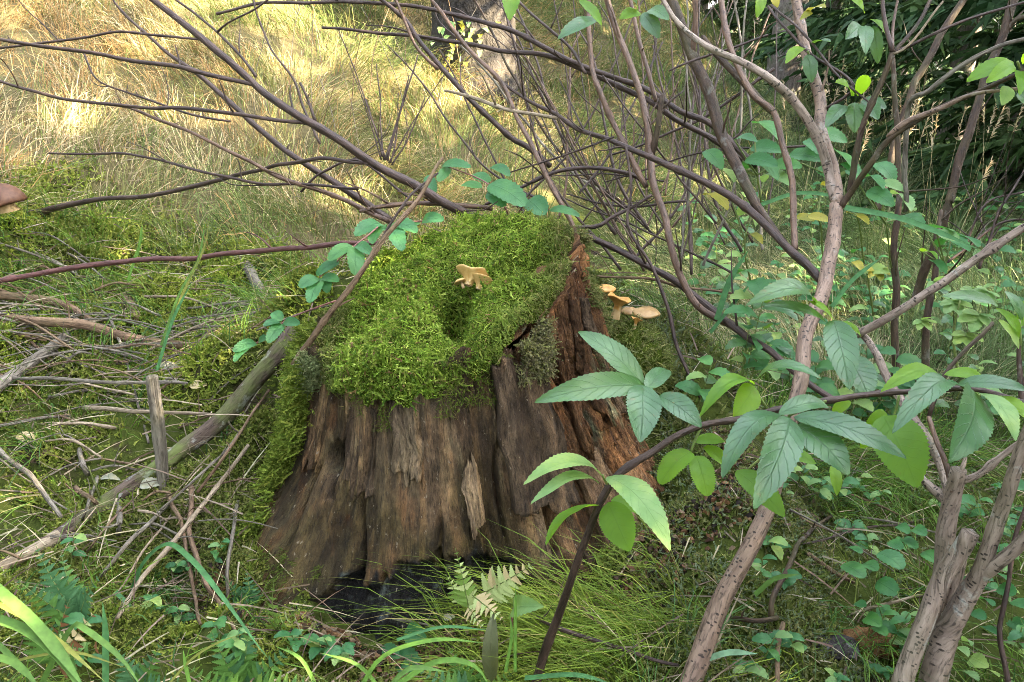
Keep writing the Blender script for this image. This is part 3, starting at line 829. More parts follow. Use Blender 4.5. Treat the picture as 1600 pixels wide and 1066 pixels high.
# ------------------------------------------------------------------ stems, branches and twigs
def catmull(pts, rad, step):
    pts = np.asarray(pts, float); rad = np.asarray(rad, float)
    if len(pts) < 2:
        return pts, rad
    e = np.concatenate([[2 * pts[0] - pts[1]], pts, [2 * pts[-1] - pts[-2]]])
    out, ro = [], []
    for i in range(1, len(e) - 2):
        p0, p1, p2, p3 = e[i - 1], e[i], e[i + 1], e[i + 2]
        L = np.linalg.norm(p2 - p1)
        n = max(2, int(math.ceil(L / step)))
        for s in range(n):
            t = s / n
            out.append(0.5 * ((2 * p1) + (-p0 + p2) * t + (2 * p0 - 5 * p1 + 4 * p2 - p3) * t * t + (-p0 + 3 * p1 - 3 * p2 + p3) * t ** 3))
            ro.append(rad[i - 1] * (1 - t) + rad[min(i, len(rad) - 1)] * t)
    out.append(pts[-1]); ro.append(rad[-1])
    return np.array(out), np.array(ro)

def tube_mesh(name, pts, rad, sides=7, step=0.03, wob=0.0, knots=True, rough=0.0, seed=0, cap=True):
    p, r = catmull(pts, rad, step)
    n = len(p)
    L = np.concatenate([[0], np.cumsum(np.linalg.norm(np.diff(p, axis=0), axis=1))])
    if wob:
        for ax in range(3):
            p[:, ax] += wob * vnoise(L * 9, ax * 7.7, seed, 200) * np.minimum(1, L / 0.05)
    if knots:
        sp_ = 0.055 + 8 * r.mean()
        ph = (L / sp_ + (seed * 0.37) % 1.0)
        kn = np.exp(-(((ph % 1.0) - 0.5) / 0.05) ** 2)
        # the stem turns a little at every node
        for ax in range(3):
            p[:, ax] += np.minimum(0.006, r.mean() * 0.9) * np.interp(ph, np.arange(int(ph.max()) + 3), _hash(np.arange(int(ph.max()) + 3), np.arange(int(ph.max()) + 3) * 0 + ax, np.zeros(int(ph.max()) + 3) + seed, 77) * 2 - 1) * np.minimum(1, L / 0.08)
        r = r * (1 + (0.5 if r.mean() < 0.008 else 0.14) * kn * (0.5 + 0.5 * vnoise(np.floor(ph), seed, 0, 9)))
    tan = nrm(np.gradient(p, axis=0))
    ref = np.array([0.3, 0.2, 0.93])
    a = nrm(np.cross(tan, ref)); b = np.cross(tan, a)
    th = np.linspace(0, 2 * PI, sides, endpoint=False)
    rr = r[:, None] * np.ones((1, sides))
    if rough:
        rr = rr * (1 + rough * fbm(np.cos(th)[None] * 2 + seed, np.sin(th)[None] * 2, (L / max(r.mean(), 1e-4) * 0.6)[:, None], 210, 3))
    V = p[:, None, :] + rr[..., None] * (np.cos(th)[None, :, None] * a[:, None] + np.sin(th)[None, :, None] * b[:, None])
    bark = np.stack([np.broadcast_to((th * 0.5)[None] * np.maximum(r.mean(), 0.003) * 2, (n, sides)), np.broadcast_to(L[:, None], (n, sides)) + seed * 0.61, np.full((n, sides), seed * 0.13)], 2)
    V = V.reshape(-1, 3); bark = bark.reshape(-1, 3)
    i_, j_ = np.meshgrid(np.arange(sides), np.arange(n - 1))
    p0 = (j_ * sides + i_).ravel(); p1 = (j_ * sides + (i_ + 1) % sides).ravel()
    Q = np.stack([p0, p1, p1 + sides, p0 + sides], 1)
    T = []
    if cap:
        c0 = len(V)
        V = np.concatenate([V, p[:1] - tan[:1] * r[0] * 0.3, p[-1:] + tan[-1:] * r[-1] * 0.5])
        bark = np.concatenate([bark, bark[:1], bark[-1:]])
        for s in range(sides):
            s2 = (s + 1) % sides
            T.append((s2, s, c0)); T.append(((n - 1) * sides + s, (n - 1) * sides + s2, c0 + 1))
    return make_mesh(name, V, Q, T, True, {'bark': bark}), p, r, tan

SEED = [0]
def pr(pts, w):
    """(px, py, depth) list and widths in pixels -> world points and radii."""
    q = np.array([P(*a) for a in pts])
    w = np.interp(np.linspace(0, 1, len(pts)), np.linspace(0, 1, len(w)), w)
    r = np.array([wi * a[2] / FPX / 2 for wi, a in zip(w, pts)])
    return q, r

def side_twigs(parent, p, r, tan, mat, n, length, seed, up=0.5):
    rs = np.random.default_rng(seed)
    for i in range(n):
        j = int(rs.integers(2, max(3, len(p) - 2)))
        d = nrm(tan[j] * 0.7 + rs.normal(0, 0.5, 3) + np.array([0, 0, up]))
        L = length * rs.uniform(0.3, 1.0)
        q = [p[j]]
        for s_ in range(3):
            d = nrm(d + rs.normal(0, 0.18, 3) + np.array([0, 0, 0.06]))
            q.append(q[-1] + d * L / 3)
        r0 = min(r[j] * 0.55, 0.0035)
        me, *_ = tube_mesh('twig', q, [r0, r0 * 0.8, r0 * 0.6, r0 * 0.35], 5, 0.03, 0, True, 0, int(seed * 10 + i))
        add('twig', me, MAT[mat], parent)

def branch(parent, pts, w, mat, name='branch', label=None, twigs=0, tl=0.15, sides=None, rough=0.0, cat=None, group=None, wob=0.004, world=False, step=0.022, spurs=0):
    SEED[0] += 1
    if world:
        q, r = np.array(pts), np.interp(np.linspace(0, 1, len(pts)), np.linspace(0, 1, len(w)), w)
    else:
        q, r = pr(pts, w)
        # let a branch that leaves the picture grow on and taper beyond it
        def grows_on(a): return a[1] < 0 or a[0] < -5 or a[0] > 1602
        for end in (0, 1):
            a = pts[-1] if end else pts[0]
            if grows_on(a) and a[1] < 900 and name in ('branch', 'stem'):
                if not end: q, r = q[::-1], r[::-1]
                dv = nrm(q[-1] - q[-2])
                ex, er = [], []
                for i_ in range(1, 5):
                    dv = nrm(dv + np.array([0, 0, 0.05]) + np.array([0.06, 0.04, 0]) * math.sin(SEED[0] * 3.1 + i_))
                    ex.append((ex[-1] if ex else q[-1]) + dv * 0.13); er.append(r[-1] * (1 - 0.2 * i_))
                q, r = np.concatenate([q, ex]), np.concatenate([r, er])
                if not end: q, r = q[::-1], r[::-1]
    sides = sides or (14 if r.max() > 0.012 else 8 if r.max() > 0.005 else 6)
    me, p, rr, tan = tube_mesh(name, q, r, sides, step, wob, True, rough, SEED[0])
    o = add(name, me, MAT[mat], parent, label, cat, group)
    if twigs:
        side_twigs(o, p, rr, tan, mat, twigs, tl, SEED[0])
    if spurs:
        side_twigs(o, p, rr, tan, mat, spurs, 0.03, SEED[0] + 5000, 0.2)
    return o

# --- leaves -------------------------------------------------------------------
def leaf_mesh(B, T, wid, bow=0.15, fold=0.25, roll=0.0, teeth=14, shape='elder', nrm_hint=None, seed=0, curl=0.0, across=5, wave=0.022):
    """A toothed leaf blade from its base B to its tip T, arched by bow and folded along the midrib."""
    B = np.asarray(B, float); T = np.asarray(T, float)
    ax = T - B; L = np.linalg.norm(ax); ax = ax / L
    n0 = np.array([0, -0.45, 0.9]) if nrm_hint is None else np.asarray(nrm_hint, float)
    n0 = n0 - ax * np.dot(n0, ax)
    n0 = n0 / (np.linalg.norm(n0) + 1e-9)
    sd = np.cross(ax, n0)
    c, s = math.cos(roll), math.sin(roll)
    n0, sd = n0 * c + sd * s, sd * c - n0 * s
    ns = teeth * 2 + 1
    t = np.linspace(0, 1, ns)
    if shape == 'elder':
        w = (t ** 0.62) * ((1 - t) ** 0.80); 
    elif shape == 'round':
        w = (t ** 0.42) * ((1 - t) ** 0.50)
    elif shape == 'heart':
        w = ((t + 0.03) ** 0.30) * ((1 - t) ** 0.85)
    else:
        w = (t ** 0.5) * ((1 - t) ** 0.7)
    w = w / w.max() * wid / 2
    saw = np.where(np.arange(ns) % 2 == 1, 1.0, (0.92 if shape == 'elder' else 0.87) if shape != 'entire' else 0.99)
    saw[0] = saw[-1] = 1
    fwd = np.where(np.arange(ns) % 2 == 1, 0.35 / ns, 0.0)
    u = np.linspace(-1, 1, across)
    TT2, UU = np.meshgrid(t, u, indexing='ij')
    ew = w[:, None] * (1 + (saw[:, None] - 1) * (np.abs(UU) > 0.99))
    ft = fwd[:, None] * (np.abs(UU) > 0.99)
    rise = bow * L * 4 * TT2 * (1 - TT2) - curl * L * TT2 ** 3
    hgt = rise + fold * np.abs(UU) * ew + wave * L * vnoise(TT2 * 5 + seed, UU * 1.5, 0, 301) * np.abs(UU)
    Vl = B + ax * (L * (TT2 + ft))[..., None] + sd * (UU * ew)[..., None] + n0 * hgt[..., None]
    Vl = Vl.reshape(-1, 3)
    i_, j_ = np.meshgrid(np.arange(across - 1), np.arange(ns - 1))
    p0 = (j_ * across + i_).ravel()
    Q = np.stack([p0, p0 + 1, p0 + across + 1, p0 + across], 1)
    la = np.stack([UU.ravel(), TT2.ravel(), np.full(UU.size, seed * 0.1)], 1)
    return make_mesh('leaf', Vl, Q, None, True, {'leaf': la})

LSEED = [0]
def leaf(parent, b, t, wpx, mat='leaf_elder', bow=0.15, fold=0.22, roll=0.0, teeth=20, shape='elder', name='leaflet', label=None, hint=None, curl=0.0, across=5):
    LSEED[0] += 1
    d = (b[2] + t[2]) / 2
    return add(name, leaf_mesh(P(*b), P(*t), wpx * d / FPX, bow, fold, roll, teeth, shape, hint, LSEED[0], curl, across), MAT[mat], parent, label)

def stalk(parent, pts, w, mat='leaf_backlit', name='leaf_stalk'):
    SEED[0] += 1
    q, r = pr(pts, w)
    me, *_ = tube_mesh(name, q, r, 5, 0.02, 0, False, 0, SEED[0])
    return add(name, me, MAT[mat], parent)
MAT['stalk'] = mat_bark('leaf_stalk_green', (0.10, 0.16, 0.03), (0.16, 0.20, 0.05), (0.08, 0.08, 0.03), 0, 0, 0.5, 0.4)
MAT['stalk_red'] = mat_bark('leaf_stalk_red', (0.16, 0.06, 0.05), (0.20, 0.10, 0.08), (0.08, 0.03, 0.03), 0, 0, 0.5, 0.4)

# ================================================================== shrubs behind and beside the stump
# 1. speckled elder stem rising on the right, with its forked crown
root = G(1030, 1180)
e1 = thing('elder_shrub', P(1030, 1190, 1.60), 'elder with a thick speckled pale brown stem crossing in front of the moss bank', 'shrub')
branch(e1, [(1020, 1190, 1.60), (1078, 1062, 1.62), (1118, 960, 1.64), (1165, 860, 1.66), (1205, 755, 1.70), (1238, 640, 1.75), (1262, 540, 1.82), (1285, 450, 1.90), (1303, 370, 1.98), (1308, 318, 2.02)],
       [37, 34, 31, 28, 25, 23, 23, 23, 22, 21], 'elder', 'stem', 'speckled pale brown main stem', rough=0.06, wob=0.006)
branch(e1, [(1308, 320, 2.02), (1300, 270, 2.06), (1284, 205, 2.10), (1279, 165, 2.14), (1265, 110, 2.18), (1252, 50, 2.22), (1240, -20, 2.26)], [20, 17, 17, 18, 17, 16, 15], 'elder', twigs=4)
branch(e1, [(1304, 312, 2.03), (1290, 262, 2.05), (1270, 205, 2.04), (1246, 166, 2.03), (1212, 132, 2.02), (1186, 113, 2.02), (1150, 95, 2.03), (1115, 80, 2.05), (1085, 58, 2.08), (1050, 25, 2.1), (1020, -20, 2.15)], [15, 16, 15, 15, 14, 12, 11, 10, 9, 8, 7], 'elder_grey', rough=0.08)
branch(e1, [(1286, 442, 1.93), (1240, 400, 2.05), (1192, 335, 2.15), (1170, 300, 2.2), (1150, 260, 2.25), (1125, 205, 2.3), (1106, 140, 2.35), (1082, 88, 2.4), (1066, 40, 2.43), (1040, -20, 2.46)], [11, 12, 14, 16, 17, 18, 18, 17, 16, 15], 'twig_brown', label='thick dark brown branch', twigs=3)
branch(e1, [(1282, 438, 1.93), (1200, 350, 2.08), (1140, 305, 2.18), (1075, 268, 2.28), (1030, 250, 2.36), (960, 225, 2.48), (900, 200, 2.58), (860, 175, 2.65), (800, 143, 2.75), (770, 120, 2.8)], [13, 13, 12, 11, 10, 8, 7, 6, 5, 4], 'twig_dark', twigs=5, tl=0.25)
branch(e1, [(1242, 390, 2.02), (1238, 330, 2.08), (1232, 265, 2.12), (1222, 205, 2.16), (1212, 176, 2.18), (1186, 155, 2.2), (1160, 115, 2.24), (1140, 70, 2.28), (1124, -20, 2.35)], [10, 10, 10, 10, 10, 10, 10, 10, 9], 'twig_warm', twigs=2)
branch(e1, [(1210, 176, 2.18), (1180, 148, 2.22), (1150, 118, 2.28), (1118, 84, 2.36), (1100, 60, 2.4)], [11, 12, 12, 10, 8], 'twig_brown')
branch(e1, [(1083, 88, 2.40), (1086, 50, 2.38), (1086, 0, 2.36), (1088, -20, 2.36)], [9, 9, 8, 7], 'twig_warm')
branch(e1, [(1312, 318, 2.02), (1323, 308, 2.02), (1336, 250, 2.00), (1355, 190, 1.98), (1380, 120, 1.96), (1394, 80, 1.95)], [10, 10, 10, 9, 9, 8], 'twig_brown')
branch(e1, [(1394, 80, 1.95), (1384, 40, 1.96), (1378, -20, 1.97)], [8, 7, 6], 'twig_dark')
branch(e1, [(1394, 80, 1.95), (1396, 40, 1.98), (1408, -20, 2.0)], [7, 5, 4], 'twig_warm')
branch(e1, [(1396, 82, 1.95), (1430, 40, 1.98), (1465, -20, 2.02)], [7, 6, 5], 'twig_brown')
branch(e1, [(1396, 84, 1.95), (1410, 78, 1.94), (1440, 50, 1.93), (1475, 2, 1.92)], [5, 4, 4, 3], 'dead_pale')
branch(e1, [(1398, 82, 1.95), (1460, 55, 1.92), (1530, 25, 1.9), (1620, -2, 1.88)], [6, 5, 5, 4], 'twig_dark')
branch(e1, [(1314, 322, 2.01), (1326, 306, 2.0), (1352, 268, 1.96), (1385, 222, 1.92), (1430, 190, 1.88), (1480, 163, 1.84), (1530, 143, 1.80), (1625, 95, 1.75)], [11, 10, 10, 9, 9, 8, 8, 6], 'twig_brown')
branch(e1, [(1386, 214, 1.92), (1402, 200, 1.9), (1425, 184, 1.88), (1478, 164, 1.83), (1525, 146, 1.80), (1620, 137, 1.76)], [5, 9, 9, 8, 6, 5], 'elder')
branch(e1, [(1286, 172, 2.13), (1330, 130, 2.10), (1250, 70, 2.2), (1200, 10, 2.3)][::-1], [4, 5, 5, 5], 'twig_dark')
branch(e1, [(1205, 8, 2.25), (1260, 60, 2.15), (1310, 120, 2.08), (1358, 160, 2.02)], [4, 4, 4, 3], 'twig_dark')

# 2. clump of grey elder stems at the lower right
e2 = thing('elder_shrub', P(1400, 1150, 1.62), 'clump of several thick grey elder stems with leafy side shoots', 'shrub')
branch(e2, [(1392, 1150, 1.62), (1418, 1050, 1.62), (1442, 975, 1.62), (1468, 905, 1.62), (1497, 858, 1.61), (1513, 828, 1.60)], [34, 31, 29, 29, 29, 27], 'elder_grey', 'stem', 'grey stem with a sawn-off top', rough=0.035)
branch(e2, [(1450, 1000, 1.70), (1474, 900, 1.70), (1482, 840, 1.69), (1492, 790, 1.68), (1503, 737, 1.66)], [26, 27, 28, 28, 24], 'elder_grey', 'stem', rough=0.035)
branch(e2, [(1448, 1150, 1.66), (1462, 1050, 1.66), (1478, 985, 1.65), (1508, 930, 1.63), (1530, 895, 1.60), (1543, 850, 1.58), (1560, 800, 1.56), (1580, 755, 1.54), (1605, 695, 1.52), (1640, 620, 1.5)], [44, 42, 38, 32, 28, 24, 23, 22, 20, 18], 'elder_grey', 'stem', rough=0.035)
branch(e2, [(1526, 905, 1.61), (1560, 880, 1.57), (1605, 843, 1.53), (1660, 790, 1.48)], [22, 21, 20, 18], 'elder_grey', 'branch', rough=0.06)
branch(e2, [(1452, 1060, 1.72), (1470, 985, 1.71), (1488, 920, 1.70), (1500, 870, 1.69)], [20, 20, 19, 17], 'elder_grey', 'stem')
branch(e2, [(1500, 752, 1.67), (1530, 742, 1.66), (1562, 718, 1.64), (1600, 690, 1.62)], [12, 11, 10, 9], 'elder_grey')
branch(e2, [(1483, 785, 1.69), (1468, 772, 1.72), (1445, 752, 1.74), (1425, 712, 1.77)], [20, 16, 11, 8], 'elder_grey')
branch(e2, [(1482, 780, 1.69), (1472, 740, 1.74), (1455, 700, 1.78), (1420, 652, 1.83), (1385, 595, 1.90), (1365, 555, 1.95), (1340, 520, 2.0)], [13, 14, 15, 14, 13, 12, 11], 'elder_grey')
branch(e2, [(1488, 770, 1.67), (1480, 725, 1.69), (1466, 690, 1.71), (1452, 650, 1.74)], [9, 9, 8, 7], 'twig_warm')
branch(e2, [(1500, 740, 1.66), (1508, 715, 1.66), (1500, 700, 1.67)], [9, 6, 5], 'elder_grey')
branch(e2, [(1640, 340, 1.82), (1600, 360, 1.84), (1540, 402, 1.86), (1450, 460, 1.90), (1400, 490, 1.93), (1338, 521, 1.98)], [13, 13, 13, 13, 13, 13], 'elder_grey', 'branch', 'long pale grey branch rising to the side', rough=0.06)
branch(e2, [(1452, 650, 1.74), (1480, 582, 1.76), (1535, 525, 1.78), (1552, 505, 1.79)], [7, 7, 7, 6], 'twig_brown')
leafstem = branch(e2, [(1640, 640, 1.52), (1585, 628, 1.54), (1510, 612, 1.55), (1400, 618, 1.56), (1300, 627, 1.56), (1200, 643, 1.54), (1150, 655, 1.52), (1095, 666, 1.50), (1050, 682, 1.49), (1010, 706, 1.48), (972, 735, 1.48), (948, 770, 1.49), (930, 805, 1.50), (905, 868, 1.53), (886, 920, 1.56), (868, 975, 1.60), (850, 1030, 1.63), (830, 1100, 1.66)],
       [9, 9, 9, 9, 10, 10, 11, 11, 11, 12, 13, 13, 12, 12, 12, 14, 15, 15], 'twig_dark', 'branch', 'arching brown branch that carries the toothed leaves before the stump')
branch(e2, [(1590, 1120, 1.7), (1560, 1000, 1.72), (1565, 950, 1.72), (1578, 890, 1.72), (1600, 800, 1.72), (1620, 730, 1.72)], [9, 8, 8, 7, 7, 6], 'twig_dark')
branch(e2, [(1600, 640, 1.6), (1592, 600, 1.62), (1588, 560, 1.63), (1592, 500, 1.64)], [12, 10, 7, 5], 'twig_brown')

# leaves of the second shrub: each compound leaf is a part, its leaflets sub-parts
def compound(parent, hub, leaves, label=None):
    base = stalk(parent, hub, [5, 4], 'stalk', 'compound_leaf')
    if label: base['label'] = label
    for lf in leaves:
        b, t, w, kind = lf[:4]
        kw = lf[4] if len(lf) > 4 else {}
        mat = {'t': 'leaf_elder', 'b': 'leaf_backlit', 'p': 'leaf_pale', 'y': 'leaf_yellow'}[kind]
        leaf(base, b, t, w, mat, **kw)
    return base
UPH = (0, -0.2, 1.0); CAMH = (0, -0.95, 0.35); 
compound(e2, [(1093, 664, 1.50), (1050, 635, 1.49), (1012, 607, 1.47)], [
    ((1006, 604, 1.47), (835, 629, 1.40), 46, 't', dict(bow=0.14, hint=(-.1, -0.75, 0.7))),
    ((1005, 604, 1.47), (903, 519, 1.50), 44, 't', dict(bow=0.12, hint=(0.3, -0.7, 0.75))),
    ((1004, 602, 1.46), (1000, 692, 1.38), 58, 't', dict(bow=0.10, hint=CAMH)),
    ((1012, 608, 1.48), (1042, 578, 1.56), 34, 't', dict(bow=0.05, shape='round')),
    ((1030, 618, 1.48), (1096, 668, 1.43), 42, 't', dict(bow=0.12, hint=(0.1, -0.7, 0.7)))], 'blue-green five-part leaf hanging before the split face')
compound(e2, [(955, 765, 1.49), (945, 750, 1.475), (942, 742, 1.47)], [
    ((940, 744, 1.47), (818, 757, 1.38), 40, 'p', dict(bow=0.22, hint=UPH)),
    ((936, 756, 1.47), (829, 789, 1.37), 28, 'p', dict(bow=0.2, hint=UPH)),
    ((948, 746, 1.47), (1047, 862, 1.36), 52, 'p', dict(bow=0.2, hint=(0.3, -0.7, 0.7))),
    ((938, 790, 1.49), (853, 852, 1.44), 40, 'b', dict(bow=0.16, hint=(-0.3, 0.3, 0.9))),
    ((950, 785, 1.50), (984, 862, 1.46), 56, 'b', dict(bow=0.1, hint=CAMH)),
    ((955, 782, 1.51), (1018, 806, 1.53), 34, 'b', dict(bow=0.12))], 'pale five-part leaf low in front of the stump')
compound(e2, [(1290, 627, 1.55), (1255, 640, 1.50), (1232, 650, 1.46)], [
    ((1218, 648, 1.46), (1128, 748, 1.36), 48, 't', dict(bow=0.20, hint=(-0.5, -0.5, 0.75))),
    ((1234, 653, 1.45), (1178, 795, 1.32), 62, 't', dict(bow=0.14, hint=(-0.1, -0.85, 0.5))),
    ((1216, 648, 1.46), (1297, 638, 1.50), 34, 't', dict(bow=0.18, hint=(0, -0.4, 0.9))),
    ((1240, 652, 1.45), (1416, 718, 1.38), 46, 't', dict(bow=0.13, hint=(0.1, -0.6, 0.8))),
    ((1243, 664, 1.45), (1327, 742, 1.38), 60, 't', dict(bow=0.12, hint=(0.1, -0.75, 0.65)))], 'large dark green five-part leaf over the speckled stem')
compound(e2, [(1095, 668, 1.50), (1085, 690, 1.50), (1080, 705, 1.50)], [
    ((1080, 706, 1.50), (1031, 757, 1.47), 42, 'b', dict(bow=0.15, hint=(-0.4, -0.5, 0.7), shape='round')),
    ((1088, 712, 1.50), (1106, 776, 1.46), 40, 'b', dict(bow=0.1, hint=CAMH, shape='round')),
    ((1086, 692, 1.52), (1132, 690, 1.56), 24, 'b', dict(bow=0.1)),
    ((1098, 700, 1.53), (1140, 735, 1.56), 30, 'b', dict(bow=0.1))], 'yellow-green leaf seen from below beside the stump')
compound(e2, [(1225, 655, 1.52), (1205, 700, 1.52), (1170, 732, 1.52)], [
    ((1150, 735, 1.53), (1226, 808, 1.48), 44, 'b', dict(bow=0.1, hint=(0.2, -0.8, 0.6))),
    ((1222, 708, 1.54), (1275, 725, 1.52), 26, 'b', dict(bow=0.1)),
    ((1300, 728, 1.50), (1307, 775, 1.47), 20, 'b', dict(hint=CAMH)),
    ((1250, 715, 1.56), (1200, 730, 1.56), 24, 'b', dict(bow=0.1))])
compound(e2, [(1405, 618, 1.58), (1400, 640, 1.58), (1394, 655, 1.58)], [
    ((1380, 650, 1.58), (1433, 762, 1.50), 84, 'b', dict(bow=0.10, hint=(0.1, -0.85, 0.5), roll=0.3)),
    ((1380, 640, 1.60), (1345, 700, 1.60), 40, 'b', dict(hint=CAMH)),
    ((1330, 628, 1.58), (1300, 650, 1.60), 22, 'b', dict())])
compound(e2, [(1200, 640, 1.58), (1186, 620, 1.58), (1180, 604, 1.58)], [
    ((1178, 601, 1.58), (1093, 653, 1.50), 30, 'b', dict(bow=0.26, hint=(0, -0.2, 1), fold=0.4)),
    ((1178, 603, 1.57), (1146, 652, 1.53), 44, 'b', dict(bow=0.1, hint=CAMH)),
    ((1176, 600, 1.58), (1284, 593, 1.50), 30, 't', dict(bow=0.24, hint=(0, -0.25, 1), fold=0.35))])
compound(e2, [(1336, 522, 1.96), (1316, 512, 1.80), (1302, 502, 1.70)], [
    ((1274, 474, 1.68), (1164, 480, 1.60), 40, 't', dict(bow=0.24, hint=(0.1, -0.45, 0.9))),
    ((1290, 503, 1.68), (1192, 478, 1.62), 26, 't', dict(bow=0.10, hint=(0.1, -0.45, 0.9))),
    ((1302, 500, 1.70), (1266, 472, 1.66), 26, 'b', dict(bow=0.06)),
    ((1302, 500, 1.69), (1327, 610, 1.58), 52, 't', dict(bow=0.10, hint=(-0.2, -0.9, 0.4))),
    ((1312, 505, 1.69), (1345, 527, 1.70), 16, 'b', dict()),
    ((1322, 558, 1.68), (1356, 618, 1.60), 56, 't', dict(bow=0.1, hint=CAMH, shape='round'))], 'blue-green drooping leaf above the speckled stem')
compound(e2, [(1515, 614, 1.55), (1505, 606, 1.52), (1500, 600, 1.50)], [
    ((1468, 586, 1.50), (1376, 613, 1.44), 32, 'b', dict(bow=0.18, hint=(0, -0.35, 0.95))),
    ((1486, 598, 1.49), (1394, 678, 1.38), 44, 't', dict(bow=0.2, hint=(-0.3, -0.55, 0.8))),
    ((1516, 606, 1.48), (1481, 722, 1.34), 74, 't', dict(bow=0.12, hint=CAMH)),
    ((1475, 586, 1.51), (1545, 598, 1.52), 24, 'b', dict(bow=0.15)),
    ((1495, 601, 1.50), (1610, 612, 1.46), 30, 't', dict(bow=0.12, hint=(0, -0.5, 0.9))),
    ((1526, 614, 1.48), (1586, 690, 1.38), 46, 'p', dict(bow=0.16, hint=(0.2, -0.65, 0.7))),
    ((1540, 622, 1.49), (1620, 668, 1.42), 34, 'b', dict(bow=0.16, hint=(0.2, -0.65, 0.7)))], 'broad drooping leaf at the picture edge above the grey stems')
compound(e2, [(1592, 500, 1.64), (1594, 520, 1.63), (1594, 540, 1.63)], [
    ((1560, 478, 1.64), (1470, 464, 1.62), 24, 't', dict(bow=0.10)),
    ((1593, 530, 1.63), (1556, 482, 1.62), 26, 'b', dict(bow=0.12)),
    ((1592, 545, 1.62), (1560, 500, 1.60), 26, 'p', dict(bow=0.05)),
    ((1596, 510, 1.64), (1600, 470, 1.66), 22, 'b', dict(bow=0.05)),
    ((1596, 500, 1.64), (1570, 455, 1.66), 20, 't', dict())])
# leaves high on the first elder
for hub, lv in (
    ((1330, 165, 2.05), [((1320, 165), (1290, 200), 26, 't'), ((1335, 160), (1335, 208), 28, 't'), ((1345, 158), (1385, 170), 26, 't'), ((1330, 150), (1305, 128), 24, 'b'), ((1340, 150), (1355, 118), 22, 'b'), ((1350, 160), (1372, 188), 30, 't')]),
    ((1350, 50, 2.0), [((1345, 40), (1320, 62), 26, 't'), ((1352, 40), (1352, 85), 24, 't'), ((1360, 30), (1385, 55), 22, 'b'), ((1350, 20), (1330, 0), 24, 'b'), ((1365, 40), (1372, 100), 22, 't')]),
    ((1262, 80, 2.15), [((1262, 85), (1268, 130), 24, 't'), ((1255, 75), (1228, 100), 22, 'b'), ((1268, 70), (1298, 66), 20, 't'), ((1262, 20), (1290, 12), 22, 'y'), ((1250, 30), (1270, 22), 20, 'y')]),
    ((1010, 20, 2.4), [((1005, 20), (1030, 60), 28, 't'), ((1015, 15), (1045, 32), 26, 't'), ((1000, 20), (968, 30), 24, 'b'), ((995, 15), (980, -10), 20, 't'), ((935, 30), (872, 62), 28, 't'), ((905, 0), (940, 40), 20, 'b'), ((800, -20), (796, 32), 30, 'b'), ((1188, -14), (1182, 28), 20, 'b'), ((1205, -10), (1215, 12), 16, 'y')]),
    ((1590, 96, 1.76), [((1584, 97), (1510, 128), 32, 'b'), ((1584, 100), (1540, 130), 26, 'b'), ((1590, 110), (1592, 150), 20, 'b'), ((1598, 100), (1620, 90), 26, 'b'), ((1575, 135), (1565, 165), 24, 'p'), ((1590, 145), (1610, 165), 24, 't')]),
):
    x, y, d = hub
    cl = stalk(e1, [(x, y, d), (x + 4, y + 12, d + 0.01)], [4, 4], 'stalk', 'compound_leaf')
    for b, t, w, kd in lv:
        leaf(cl, (*b, d), (*t, d - 0.04 + random.uniform(-.04, .04)), w, {'t': 'leaf_elder', 'b': 'leaf_backlit', 'p': 'leaf_pale', 'y': 'leaf_yellow'}[kd], bow=0.1, teeth=9, hint=(random.uniform(-.4, .4), -0.7, 0.7))
# ------------------------------------------------------------------ 3. bare shrub arching to the left from behind the stump
b1 = thing('bare_shrub', P(760, 345, 2.55), 'leafless shrub with long purplish branches arching from behind the stump over the dry slope', 'shrub')
def bb(pts, w, mat='twig_dark', tw=2, tl=0.2, **kw):
    return branch(b1, pts, w, mat, twigs=tw, tl=tl, spurs=6, **kw)
bb([(770, 350, 2.50), (730, 336, 2.45), (690, 317, 2.42), (645, 289, 2.40), (580, 254, 2.38), (490, 193, 2.36), (400, 132, 2.38), (318, 62, 2.42), (245, 0, 2.46), (215, -25, 2.48)], [15, 15, 14, 14, 13, 13, 11, 11, 9, 8], tw=5, label='thickest purplish branch, rising to the upper corner')
bb([(400, 133, 2.38), (280, 105, 2.40), (180, 89, 2.42), (70, 74, 2.45), (-20, 58, 2.48)], [7, 7, 6, 6, 5], tw=3)
bb([(318, 62, 2.42), (240, 56, 2.43), (180, 51, 2.44), (120, 59, 2.46), (50, 68, 2.48), (-20, 78, 2.5)], [4, 4, 4, 4, 4, 3], tw=2)
bb([(490, 193, 2.36), (400, 181, 2.38), (300, 171, 2.42), (220, 169, 2.45), (125, 158, 2.48), (70, 148, 2.5), (-15, 122, 2.52)], [6, 6, 6, 5, 5, 5, 4], tw=3)
bb([(610, 347, 2.55), (510, 300, 2.52), (420, 268, 2.5), (325, 220, 2.5), (245, 186, 2.5), (190, 168, 2.5), (125, 158, 2.48)], [8, 7, 6, 5, 5, 4, 3], 'twig_warm', tw=4)
bb([(560, 295, 2.50), (500, 290, 2.5), (400, 285, 2.52), (320, 269, 2.55), (215, 243, 2.6), (135, 239, 2.65), (75, 238, 2.68)], [5, 5, 5, 5, 4, 4, 3], tw=3)
bb([(610, 345, 2.62), (560, 310, 2.6), (510, 275, 2.6), (445, 235, 2.62), (400, 196, 2.64), (350, 150, 2.68), (305, 112, 2.7), (250, 72, 2.74), (190, 12, 2.8), (170, -20, 2.8)], [11, 11, 10, 9, 9, 8, 7, 5, 4, 3], tw=6)
bb([(360, 190, 2.66), (300, 180, 2.66), (228, 155, 2.66), (155, 125, 2.68), (130, 80, 2.7)], [4, 4, 4, 3, 3], tw=2)
